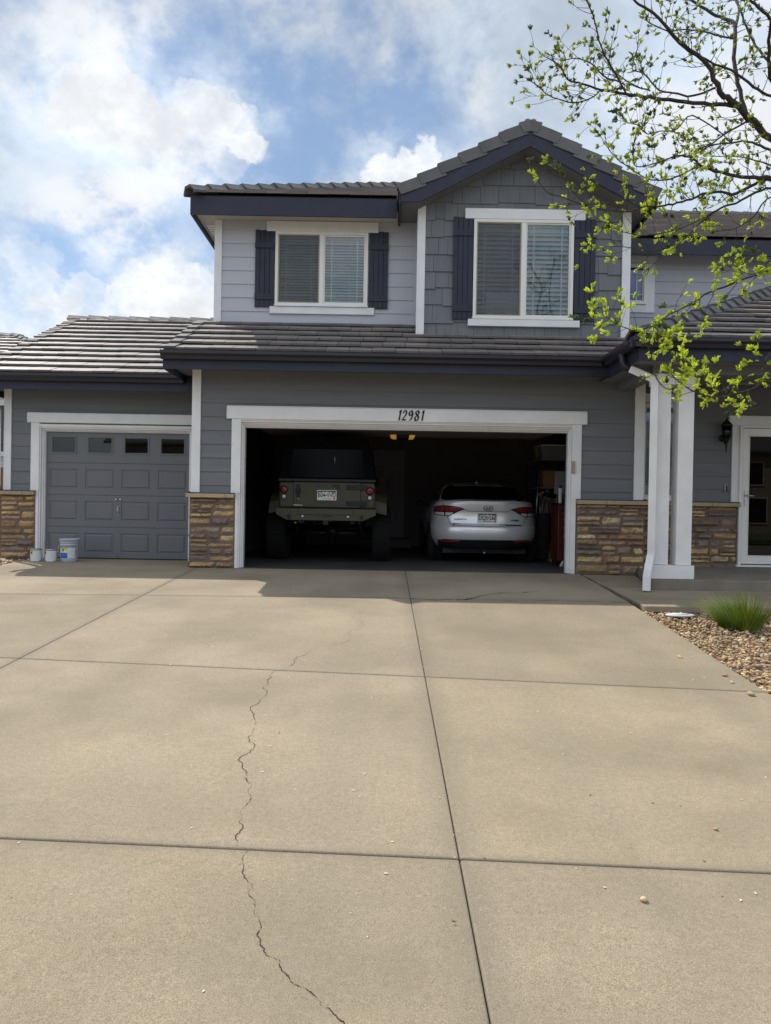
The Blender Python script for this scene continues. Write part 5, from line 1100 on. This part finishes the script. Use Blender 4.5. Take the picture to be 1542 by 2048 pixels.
for k, (x, y, h, mt, lb) in enumerate(((2.78, 14.05, 1.95, 'steel', 'bright metal pole leaning by the garage shelf'), (3.02, 13.75, 1.55, 'wood', 'wooden broom leaning against the right garage wall'), (3.42, 13.5, 1.75, 'wood', 'long wooden rake handle nearest the garage jamb'))):
    c = empty(['pole', 'broom', 'rake'][k], (x, y, .005), lb, ['pole', 'broom', 'rake'][k]); m = MB(); m.tube([(0, 0, .10), (.10 + .06 * k, .02, h)], .012, 8); m.build('handle', mt, c, local=True)
    m = MB(); m.hexa([(-.02, -.14, 0), (.02, -.14, 0), (.02, .14, 0), (-.02, .14, 0)], [(-.012, -.06, .16), (.012, -.06, .16), (.012, .06, .16), (-.012, .06, .16)]); m.build('head', 'bin_grey', c, local=True)
c = empty('hanging_coat', (3.34, 13.25, 1.0), 'dark coat hanging on the right garage wall behind the tool chest', 'coat'); m = MB(); vs = []; rr = random.Random(3); n = 18; prof = [(0, .75, .03), (.06, .72, .09), (.17, .65, .12), (.2, .45, .12), (.21, .2, .13), (.24, -.2, .15)]
for (w, z, d) in prof:
    for k in range(n): a = 2 * math.pi * k / n; f = 1 + .12 * math.sin(5 * a + z * 3); vs.append((-.02 + d * math.cos(a) * f, w * math.sin(a) * f + .001 * k, z))
m.add(vs, [(i * n + k, i * n + (k + 1) % n, (i + 1) * n + (k + 1) % n, (i + 1) * n + k) for i in range(5) for k in range(n)] + [tuple(range(5 * n, 6 * n))], smooth=True); m.build('garment', 'coat_dark', c, local=True, sub=1); m = MB(); m.tube([(-.02, 0, .75), (-.02, 0, .82), (.30, 0, .84)], .006, 6); m.build('hook', 'steel', c, local=True)
c = empty('string_mop', (2.96, 12.28, .005), 'pale stringy mop head on the floor in front of the tool chest', 'mop'); m = MB(); rr = random.Random(8)
for i in range(60): a = rr.uniform(0, 6.28); r = rr.uniform(.03, .11); m.tube([(rr.uniform(-.02, .02), 0, .13), (r * .6 * math.cos(a), r * .5 * math.sin(a), .10), (r * math.cos(a), r * math.sin(a) * .7, rr.uniform(.006, .05))], .006, 5)
m.build('strings', 'cloth_pale', c, local=True); m = MB(); m.tube([(0, 0, .12), (.06, .08, 1.2)], .011, 8); m.build('handle', 'black_metal', c, local=True)
c = empty('pegboard', (3.655, 13.2, 1.7), 'brown pegboard with hanging tools on the right garage wall', 'pegboard'); m = MB(); m.box(3.62, 3.66, 12.3, 14.2, 1.25, 2.2); m.build('board', 'card', c)
for k, y in enumerate((12.5, 12.75, 13.0, 13.6, 13.9)): m = MB(); m.tube([(3.60, y, 1.95), (3.60, y, 1.6)], .014, 8); m.box(3.58, 3.615, y - .06, y + .06, 1.94, 1.99); m.build('hand_tool', 'steel', c)
# neighbour's house and fence at the far left -----------------------------
nb = empty('neighbour_house', (-11.5, 24, 0), 'pale neighbouring house with tiled hip roof behind the small garage at the left', 'house')
m = MB(); siding(m, -20, -8.45, 0, 4.5, 20.0, .2, [(-10.55, -9.0, 2.2, 3.5)], seed=3); m.build('front_siding', 'siding_light', nb); m = MB()
for b_ in bands(-20, -8.45, 0, 4.5, [(-10.55, -9.0, 2.2, 3.5)]): m.box(b_[0], b_[1], 20.003, 20.15, b_[2], b_[3])
m.box(-8.55, -8.45, 20.15, 29, 0, 4.5); m.build('wall', 'siding_light', nb)
for O, u_, v_, poly in (((-20.5, 19.3, 4.42), (1, 0, 0), VD, [(0, 0), (12.4, 0), (9.55, 2.85 * kv), (0, 2.85 * kv)]), ((-8.1, 19.3, 4.42), (0, 1, 0), Vector((-1, 0, SL)).normalized(), [(0, 0), (10, 0), (10 - 2.85, 2.85 * kv), (2.85, 2.85 * kv)])):
    m = MB(); slope_tiles(m, O, u_, v_, poly, seed=50); m.build('roof', 'roof_tile', nb)
m = MB(); m.prism([(19.35, 4.38), (22.15, 4.38 + 2.8 * SL), (29, 4.38)], 'x', -20, -10.9); m.build('roof_deck', 'dark_felt', nb)
m = MB(); caps(m, (-8.05, 19.25, 4.46), (-10.95, 22.15, 5.84), (0, 0, 1), seed=51); caps(m, (-20, 22.15, 5.82), (-10.9, 22.15, 5.82), (0, 0, 1), seed=52); m.build('ridge_tiles', 'roof_cap', nb)
m = MB(); m.box(-20.5, -8.1, 19.25, 19.3, 4.2, 4.42); m.box(-8.14, -8.10, 19.3, 29.3, 4.2, 4.42); m.build('fascia', 'white_trim', nb); m = MB(); m.box(-20.5, -8.14, 19.3, 29, 4.24, 4.26); m.build('soffit', 'soffit_light', nb)
m = MB()
for b_ in ((-10.66, -10.50, 2.1, 3.6), (-9.05, -8.9, 2.1, 3.6), (-10.5, -9.05, 3.45, 3.6), (-10.5, -9.05, 2.1, 2.22)): m.box(b_[0], b_[1], 19.95, 20.02, b_[2], b_[3])
w_ = m.build('window', 'white_trim', nb); m = MB(); m.box(-10.5, -9.05, 20.02, 20.03, 2.22, 3.45); m.build('pane', 'dark_pane', w_); m = MB()
for k in range(24): m.box(-10.5, -9.05, 20.06, 20.08, 2.24 + k * .05, 2.275 + k * .05)
m.build('blind', 'blind_white', w_)
mat('fence_wood', (.20, .12, .07), .8, .2, 4, .6, 60, stretch=(3, 3, .4))
f = empty('wooden_fence', (-10, 15.5, 0), 'brown wooden plank fence at the far left behind the downspout', 'fence'); m = MB(); x = -16
while x < -6.3: m.box(x, x + .138, 15.5, 15.52, .03, 1.62 + .01 * math.sin(x * 9)); x += .145
m.build('planks', 'fence_wood', f)
for x in (-14, -11.6, -9.2, -6.8): m = MB(); m.box(x, x + .09, 15.53, 15.62, 0, 1.6); m.build('post', 'fence_wood', f)

pail.scale = (.94, .94, .95)
# houses across the street, seen only as reflections in the window glass
mat('tan_siding', (.36, .29, .21), .75, .05, 2); mat('cream_trim', (.6, .56, .5), .6, .05, 3); mat('lawn', (.09, .13, .04), .95, .3, 3, 1., 40)
for k, (xc, lb) in enumerate(((-13.5, 'tan two-storey house across the street, the one farther left'), (4.5, 'tan two-storey house straight across the street'), (22, 'tan two-storey house across the street, the one farther right'))):
    h = empty('street_house', (xc, -30, -.6), lb, 'house', group='houses across the street'); zb = -.7
    m = MB(); m.box(xc - 6.5, xc + 6.5, -38, -30, zb, 5.2); m.prism([(-38, 5.2), (-34, 7.4), (-30, 5.2)], 'x', xc - 6.5, xc + 6.5)
    for z in range(28): m.hexa([(xc - 6.5, -29.975, zb + z * .21), (xc + 6.5, -29.975, zb + z * .21), (xc + 6.5, -30.0, zb + z * .21), (xc - 6.5, -30.0, zb + z * .21)], [(xc - 6.5, -29.995, zb + z * .21 + .2), (xc + 6.5, -29.995, zb + z * .21 + .2), (xc + 6.5, -30.0, zb + z * .21 + .2), (xc - 6.5, -30.0, zb + z * .21 + .2)])
    m.build('wall', 'tan_siding', h)
    m = MB(); m.hexa([(xc - 7, -29.4, 5.1), (xc + 7, -29.4, 5.1), (xc + 7, -34, 7.55), (xc - 7, -34, 7.55)], [(xc - 7, -29.4, 5.25), (xc + 7, -29.4, 5.25), (xc + 7, -34, 7.7), (xc - 7, -34, 7.7)]); m.hexa([(xc - 7, -38.6, 5.1), (xc + 7, -38.6, 5.1), (xc + 7, -34, 7.55), (xc - 7, -34, 7.55)], [(xc - 7, -38.6, 5.25), (xc + 7, -38.6, 5.25), (xc + 7, -34, 7.7), (xc - 7, -34, 7.7)]); m.build('roof', 'roof_cap', h)
    m = MB(); m.box(xc - 5.8, xc - .8, -29.97, -29.9, zb, 1.7); m.build('garage_door', 'cream_trim', h)
    for (a, b, c, d) in ((-5, -3, 2.9, 4.4), (-1.5, .2, 2.9, 4.4), (2.6, 4.6, 2.9, 4.4), (2.6, 4.9, .2, 1.9)):
        m = MB(); m.box(xc + a - .1, xc + b + .1, -29.96, -29.9, c - .1, d + .1); w = m.build('window', 'cream_trim', h); m = MB(); m.box(xc + a, xc + b, -29.9, -29.88, c, d); m.build('pane', 'black_plastic', w)
m = MB(); m.box(-60, 60, -60, -19.5, -.9, -.62); tag(m.build('lawn', 'lawn'), kind='structure')

sv = empty('snow_shovel', (3.10, 13.05, .005), 'grey bladed snow shovel standing blade up behind the tool chest', 'shovel')
m = MB(); m.tube([(0, 0, .02), (.05, .05, 1.25)], .013, 8); m.build('handle', 'wood', sv, local=True); m = MB(); m.hexa([(-.16, .05, 1.22), (.24, .05, 1.22), (.22, .09, 1.62), (-.14, .09, 1.62)], [(-.16, .065, 1.22), (.24, .065, 1.22), (.22, .105, 1.62), (-.14, .105, 1.62)]); m.build('blade', 'bin_grey', sv, local=True, bevel=.01)
gb = empty('golf_bag', (2.98, 14.15, .005), 'dark golf bag with bright club shafts standing by the shelf', 'golf bag')
m = MB(); m.lathe([(.0, 0), (.13, .01), (.135, .3), (.12, .5), (.13, .85), (.14, .88), (.0, .86)], 18); m.box(-.16, -.11, -.07, .07, .2, .6); m.build('bag', 'coat_dark', gb, local=True, bevel=.01)
for k in range(6): a = k * 1.05; m = MB(); m.tube([(.06 * math.cos(a), .06 * math.sin(a), .6), (.09 * math.cos(a), .09 * math.sin(a), 1.12 + .03 * k)], .006, 6); m.box(.09 * math.cos(a) - .03, .09 * math.cos(a) + .03, .09 * math.sin(a) - .012, .09 * math.sin(a) + .012, 1.12 + .03 * k, 1.16 + .03 * k); m.build('club', 'steel', gb, local=True)
hs = empty('garden_hose', (3.60, 12.9, 1.55), 'olive garden hose coiled on the right garage wall above the tool chest', 'hose')
m = MB(); pts = [(3.56 - .004 * (k % 7), 12.9 + (.17 + .012 * (k // 24 % 3)) * math.cos(k * .262), 1.5 + .22 * math.sin(k * .262)) for k in range(120)]; m.tube(pts, .012, 6); m.build('coil', 'bin_olive', hs); m = MB(); m.box(3.54, 3.62, 12.86, 12.94, 1.66, 1.70); m.build('hook', 'steel', hs)

# ------------------------------------------------------------------ TREE
mat('bark', (.045, .036, .032), .85, .25, 12, 1., 60, stretch=(1, 1, .4)); 
lm = bpy.data.materials.new('leaf'); lm.use_nodes = True; t_ = lm.node_tree; t_.nodes.clear(); n_ = t_.nodes.new; at = n_('ShaderNodeAttribute'); at.attribute_name = 'tint'
df = n_('ShaderNodeBsdfDiffuse'); tl = n_('ShaderNodeBsdfTranslucent'); gl_ = n_('ShaderNodeBsdfGlossy'); gl_.inputs['Roughness'].default_value = .4; m1 = n_('ShaderNodeMixShader'); m2 = n_('ShaderNodeMixShader'); m1.inputs[0].default_value = .5; m2.inputs[0].default_value = .06; o_ = n_('ShaderNodeOutputMaterial')
for a, b in ((at.outputs[0], df.inputs[0]), (at.outputs[0], tl.inputs[0]), (df.outputs[0], m1.inputs[1]), (tl.outputs[0], m1.inputs[2]), (m1.outputs[0], m2.inputs[1]), (gl_.outputs[0], m2.inputs[2]), (m2.outputs[0], o_.inputs[0])): t_.links.new(a, b)
MATS['leaf'] = lm
LIMBS=[
 [(3.52,7.0,4.43,0.0217),(3.31,6.92,4.57,0.0215),(3.12,6.85,4.68,0.0196),(2.94,6.78,4.75,0.0162),(2.79,6.7,4.94,0.0128),(2.55,6.62,5.06,0.0119),(2.41,6.55,5.12,0.0102),(2.27,6.48,5.2,0.0085),(2.03,6.4,5.3,0.0061)],
 [(3.15,6.9,4.69,0.0132),(2.88,6.8,4.65,0.0122),(2.52,6.7,4.62,0.0112),(2.25,6.6,4.59,0.0102),(2.01,6.5,4.56,0.0085),(1.76,6.4,4.54,0.0061),(1.58,6.3,4.53,0.0053),(1.44,6.2,4.5,0.0044),(1.34,6.1,4.56,0.0036),(1.2,6.0,4.57,0.0021)],
 [(1.69,6.15,4.39,0.0037),(1.62,6.18,4.34,0.0037),(1.49,6.21,4.32,0.0037),(1.32,6.24,4.38,0.003),(1.23,6.27,4.46,0.003),(1.16,6.3,4.54,0.0023)],
 [(1.85,6.2,4.5,0.0044),(1.76,6.28,4.58,0.0045),(1.66,6.35,4.73,0.0038),(1.55,6.42,4.81,0.0031),(1.47,6.5,4.84,0.0023)],
 [(1.92,6.2,4.39,0.0052),(1.82,6.1,4.46,0.0051),(1.71,6.0,4.54,0.005),(1.62,5.9,4.6,0.0042),(1.54,5.8,4.74,0.0035),(1.45,5.7,4.82,0.0027)],
 [(2.15,6.3,4.48,0.0045),(2.04,6.4,4.58,0.0038),(1.96,6.5,4.71,0.0039),(1.91,6.6,4.82,0.0032),(1.88,6.7,5.01,0.0024)],
 [(3.28,6.95,4.58,0.0133),(3.24,7.04,4.9,0.0134),(3.23,7.14,5.2,0.0128),(3.27,7.23,5.56,0.0121),(3.29,7.32,5.73,0.0114),(3.24,7.41,5.81,0.0106),(3.11,7.51,5.96,0.0099),(2.98,7.6,6.12,0.0082)],
 [(3.3,7.3,5.61,0.0078),(3.42,7.5,5.93,0.0072),(3.49,7.7,6.23,0.0064)],
 [(3.55,7.0,4.93,0.0117),(3.38,6.8,5.15,0.0106),(3.29,6.6,5.28,0.0095),(3.11,6.4,5.23,0.0084),(2.92,6.2,5.18,0.0067)],
 [(3.6,7.1,5.18,0.0076),(3.48,7.25,5.46,0.0078),(3.45,7.4,5.74,0.0071),(3.46,7.55,6.0,0.0063),(3.46,7.7,6.21,0.0055)],
 [(3.28,7.3,5.55,0.0061),(3.15,7.4,5.65,0.0062),(3.06,7.5,5.75,0.0054),(2.91,7.6,5.82,0.0045),(2.78,7.7,5.87,0.0046),(2.61,7.8,6.03,0.0037)],
 [(2.93,6.85,4.82,0.0065),(2.75,6.91,4.78,0.0066),(2.59,6.98,4.84,0.0058),(2.48,7.04,4.9,0.005),(2.36,7.11,5.09,0.0042),(2.27,7.17,5.17,0.0034),(2.34,7.24,5.4,0.0026),(2.37,7.3,5.59,0.0017)],
 [(3.59,7.1,4.88,0.0085),(3.34,6.99,4.92,0.0083),(3.09,6.88,5.0,0.0074),(2.89,6.77,4.99,0.0065),(2.67,6.66,5.01,0.0056),(2.52,6.55,5.03,0.0047)],
 [(3.56,7.0,4.08,0.0134),(3.28,6.92,4.05,0.0116),(2.99,6.84,4.05,0.009),(2.79,6.77,4.07,0.0081),(2.64,6.69,4.12,0.0064),(2.48,6.61,4.08,0.0047),(2.31,6.53,3.99,0.0039),(2.1,6.46,3.92,0.0031),(2.04,6.38,4.01,0.003),(2.04,6.3,4.11,0.0023)],
 [(2.68,6.6,4.0,0.0039),(2.52,6.65,3.92,0.0048),(2.38,6.7,3.91,0.004),(2.26,6.75,3.96,0.0032),(2.04,6.8,4.14,0.0032),(1.96,6.85,4.27,0.0025),(1.95,6.9,4.42,0.0016)],
 [(3.61,7.1,4.1,0.0102),(3.41,7.06,4.05,0.0101),(3.22,7.03,3.94,0.0101),(3.07,6.99,3.94,0.0083),(2.89,6.96,3.91,0.0075),(2.76,6.92,3.84,0.0066),(2.58,6.89,3.78,0.0066),(2.43,6.85,3.74,0.0057),(2.29,6.81,3.72,0.0049),(2.13,6.78,3.66,0.0049),(1.92,6.74,3.66,0.004),(1.76,6.71,3.67,0.0032),(1.5,6.67,3.74,0.0032),(1.38,6.64,3.76,0.0024),(1.25,6.6,3.89,0.0024)],
 [(1.74,6.65,3.65,0.0024),(1.58,6.53,3.72,0.0023),(1.46,6.4,3.8,0.0015)],
 [(3.61,7.1,4.03,0.0076),(3.43,7.17,3.99,0.0077),(3.32,7.23,3.94,0.0069),(3.19,7.3,3.91,0.007),(3.02,7.37,3.79,0.0053),(2.95,7.43,3.7,0.0044),(2.84,7.5,3.63,0.0036),(2.62,7.57,3.58,0.0036),(2.37,7.63,3.64,0.0027),(2.19,7.7,3.66,0.0018)],
 [(3.19,7.3,3.91,0.0044),(2.81,7.24,3.7,0.0035),(2.48,7.18,3.6,0.0034),(2.3,7.12,3.58,0.0025),(2.07,7.06,3.62,0.0025),(1.99,7.0,3.65,0.0017)],
 [(3.5,6.9,4.28,0.0082),(3.31,6.76,4.26,0.0073),(3.13,6.62,4.23,0.0063),(2.86,6.48,4.14,0.0046),(2.62,6.34,4.04,0.0038),(2.5,6.2,3.91,0.003)],
 [(3.28,6.95,4.58,0.0066),(2.98,6.78,4.36,0.0057),(2.73,6.6,4.13,0.0039)],
 [(2.97,6.75,4.35,0.004),(2.65,6.66,4.47,0.004),(2.48,6.57,4.3,0.0039),(2.3,6.47,4.23,0.0031),(2.16,6.38,4.16,0.003),(2.04,6.29,4.19,0.0023),(1.93,6.2,4.16,0.0015)],
 [(3.66,7.2,4.0,0.0052),(3.53,7.33,3.85,0.0044),(3.43,7.47,3.79,0.0036),(3.28,7.6,3.8,0.0027)],
 [(3.55,7.0,4.19,0.0058),(3.45,7.13,4.3,0.0043),(3.36,7.27,4.4,0.0035),(3.18,7.4,4.46,0.0026)],
 [(3.48,6.8,3.14,0.0061),(3.24,6.73,3.08,0.0061),(2.96,6.65,2.96,0.006),(2.76,6.58,2.87,0.0053),(2.64,6.51,2.78,0.0046),(2.47,6.44,2.69,0.0039),(2.35,6.36,2.62,0.0038),(2.23,6.29,2.53,0.0032),(2.05,6.22,2.46,0.0031),(1.87,6.15,2.49,0.0025),(1.76,6.07,2.53,0.0018),(1.72,6.0,2.61,0.0018)],
 [(2.04,6.2,2.43,0.0025),(2.14,6.2,2.32,0.0025),(2.19,6.2,2.19,0.0031),(2.22,6.2,2.06,0.0031),(2.3,6.2,1.98,0.0025),(2.4,6.2,1.99,0.0019)],
 [(3.55,6.9,2.18,0.0062),(3.28,6.77,2.08,0.0054),(3.03,6.63,2.01,0.0053),(2.85,6.5,1.96,0.0046),(2.62,6.37,1.98,0.0045),(2.45,6.23,2.02,0.0031),(2.28,6.1,2.1,0.0018)],
 [(3.56,6.9,2.12,0.0055),(3.28,6.83,2.13,0.0048),(3.08,6.75,2.11,0.0047),(2.97,6.67,2.04,0.0054),(2.78,6.6,2.12,0.0046),(2.61,6.53,2.19,0.0033),(2.47,6.45,2.28,0.0032),(2.36,6.38,2.38,0.0026),(2.26,6.3,2.44,0.0019)],
 [(3.55,6.9,2.31,0.0042),(3.32,6.75,2.23,0.0034),(3.08,6.6,2.11,0.0026)],
 [(3.48,6.8,3.25,0.0034),(3.26,6.7,3.1,0.0027),(3.1,6.6,3.08,0.002),(3.0,6.5,3.1,0.002)],
 [(3.55,6.9,2.44,0.0035),(3.41,6.8,2.35,0.0027),(3.28,6.7,2.38,0.002)],
]

TB = Vector((4.75, 7.0, gz(7) - .1))
tree = empty('young_tree', TB, 'thin dark-branched tree with fresh yellow-green leaves reaching in from the right', 'tree')
wood = MB(); twig = MB(); leaf = MB(); rt = random.Random(23)
trunk = [TB, TB + Vector((.02, 0, .8)), TB + Vector((-.03, .02, 1.7)), TB + Vector((-.10, 0, 2.5)), TB + Vector((-.22, .02, 3.3)), TB + Vector((-.30, .05, 4.1)), TB + Vector((-.28, .0, 5.2))]
tk = MB(); tk.tube(trunk, [.10, .085, .075, .065, .055, .045, .02], 12)
def trunk_at(z):
    for a, b in zip(trunk, trunk[1:]):
        if a.z <= z <= b.z: return a.lerp(b, (z - a.z) / (b.z - a.z))
    return trunk[-1]
def leaflet(p, d, s, col):
    d = d.normalized(); side = d.cross(Vector((rt.uniform(-1, 1), rt.uniform(-1, 1), rt.uniform(-1, 1)))).normalized(); n = d.cross(side); w = s * .19
    vs = [p, p + d * s * .35 + side * w, p + d * s * .75 + side * w * .75 - n * s * .05, p + d * s, p + d * s * .75 - side * w * .75 - n * s * .05, p + d * s * .35 - side * w]
    m_ = [p + d * s * .45 + n * s * .07]; leaf.add(vs + m_, [(0, 1, 6), (1, 2, 6), (2, 3, 6), (3, 4, 6), (4, 5, 6), (5, 0, 6)], col)
def cluster(p, d, k=1.):
    """a burst of half-unfolded leaves at a bud"""
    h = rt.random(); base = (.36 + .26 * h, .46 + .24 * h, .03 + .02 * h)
    up = min(1, max(0, (p.z - 3.2) / 1.3)); k *= 1.16 - .36 * up; base = tuple(c * (1.15 - .45 * up) for c in base)  # smaller buds higher up; their backlit darkening is put into the leaf colour
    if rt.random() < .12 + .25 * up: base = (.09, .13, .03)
    ns = rt.randint(2, 4)
    for j in range(ns):
        dd = (d + Vector((rt.uniform(-.9, .9), rt.uniform(-.9, .9), rt.uniform(-.5, .9)))).normalized(); L = rt.uniform(.035, .07) * k; q = p.copy()
        for s in range(rt.randint(2, 4)):
            q = p + dd * L * s / 5; sc = rt.uniform(.022, .045) * k
            for sg in (-1, 1):
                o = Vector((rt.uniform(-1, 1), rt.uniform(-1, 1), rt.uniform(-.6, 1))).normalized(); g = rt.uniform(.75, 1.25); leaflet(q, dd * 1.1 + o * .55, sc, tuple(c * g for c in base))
def smooth(P, n=4):
    Q = []
    for i in range(len(P) - 1):
        a, b, c, d = P[max(i - 1, 0)], P[i], P[i + 1], P[min(i + 2, len(P) - 1)]
        for k in range(n): t = k / n; Q.append(.5 * ((2 * b) + (c - a) * t + (2 * a - 5 * b + 4 * c - d) * t * t + (3 * b - a - 3 * c + d) * t ** 3))
    return Q + [P[-1]]
def grow(p, d, L, r, lvl, dens):
    """a crooked twig with side spurs and leaf bursts"""
    n = max(3, int(L / .045)); pts = [p]; rs = [r]; q = p.copy(); dd = d.normalized()
    for i in range(n):
        dd = (dd + Vector((rt.uniform(-.28, .28), rt.uniform(-.28, .28), rt.uniform(-.22, .30)))).normalized(); q = q + dd * L / n; pts.append(q); rs.append(max(.0016, r * (1 - .75 * (i + 1) / n)))
        if rt.random() < .34 * dens: cluster(q, dd, rt.uniform(.55, .95))
        elif rt.random() < .5: s = (dd.cross(Vector((rt.uniform(-1, 1), rt.uniform(-1, 1), rt.uniform(-1, 1))))).normalized(); twig.tube([q, q + s * rt.uniform(.01, .03)], [r * .5, .0006], 4)
        if lvl > 0 and i > 0 and rt.random() < .33: s = (dd + dd.cross(Vector((rt.uniform(-1, 1), rt.uniform(-1, 1), rt.uniform(-1, 1)))).normalized() * 1.1).normalized(); grow(q, s, L * rt.uniform(.3, .55), r * .6, lvl - 1, dens)
    twig.tube(pts, rs, 5); cluster(q, dd, rt.uniform(.8, 1.15))
for li, Lm in enumerate(LIMBS):
    P = [Vector(p[:3]) for p in Lm]; Rd = [p[3] * 1.45 for p in Lm]
    if P[0].x > 3.3:
        z = P[0].z - .25 * (4.5 - P[0].x) if li != 0 else P[0].z - .4; a = trunk_at(max(z, 1.3)); P = [a, a.lerp(P[0], .5) + Vector((0, 0, -.04))] + P; Rd = [Rd[0] * 1.5, Rd[0] * 1.2] + Rd
    Q = smooth(P); RR = []
    for i in range(len(Rd) - 1): RR += [Rd[i] + (Rd[i + 1] - Rd[i]) * k / 4 for k in range(4)]
    RR.append(Rd[-1]); J = [q + Vector((rt.uniform(-1, 1), rt.uniform(-1, 1), rt.uniform(-1, 1))) * r * .5 for q, r in zip(Q, RR)]
    wood.tube(J, RR, 7)
    for i in range(1, len(J)):
        seg = (J[i] - J[i - 1]); r = RR[i]; dens = .62 if J[i].z < 3.4 else .5
        if J[i].x > 4.2: continue
        nside = 1 if rt.random() < (.70 if J[i].z > 3.0 else .34) else 0
        for _ in range(nside):
            s = seg.normalized().cross(Vector((rt.uniform(-1, 1), rt.uniform(-1, 1), rt.uniform(-1, 1)))).normalized(); d = (s + seg.normalized() * .7 + Vector((0, 0, .15))).normalized(); grow(J[i], d, rt.uniform(.10, .30), min(.0045, r * .55), 1, dens)
        if r < .0075 and rt.random() < .36: cluster(J[i], seg.normalized() + Vector((0, 0, .5)), rt.uniform(.6, 1.05))
        if rt.random() < .5: s = seg.normalized().cross(Vector((rt.uniform(-1, 1), rt.uniform(-1, 1), rt.uniform(-1, 1)))).normalized(); twig.tube([J[i], J[i] + s * rt.uniform(.015, .05)], [min(.0025, r * .5), .0006], 4)
    cluster(J[-1], (J[-1] - J[-2]).normalized(), 1.1)
# the rest of the crown, outside the picture to the right
for k in range(26):
    a = rt.uniform(-1.3, 1.6); z = rt.uniform(1.9, 4.9); p = trunk_at(z); d = Vector((math.cos(a), math.sin(a), rt.uniform(.1, .6))).normalized(); L = rt.uniform(.8, 1.6) * (1 - (z - 1.9) / 6); pts = [p]; q = p.copy(); dd = d
    for i in range(8): dd = (dd + Vector((rt.uniform(-.2, .2), rt.uniform(-.2, .2), rt.uniform(-.05, .2)))).normalized(); q = q + dd * L / 8; pts.append(q); (i > 1) and grow(q, dd + Vector((rt.uniform(-1, 1), rt.uniform(-1, 1), .3)), .25, .003, 0, .6)
    wood.tube(pts, [.02 * (1 - i / 9.5) + .002 for i in range(9)], 7)
tk.build('trunk', 'bark', tree); wood.build('branches', 'bark', tree); twig.build('twigs', 'bark', tree); leaf.build('leaves', 'leaf', tree)
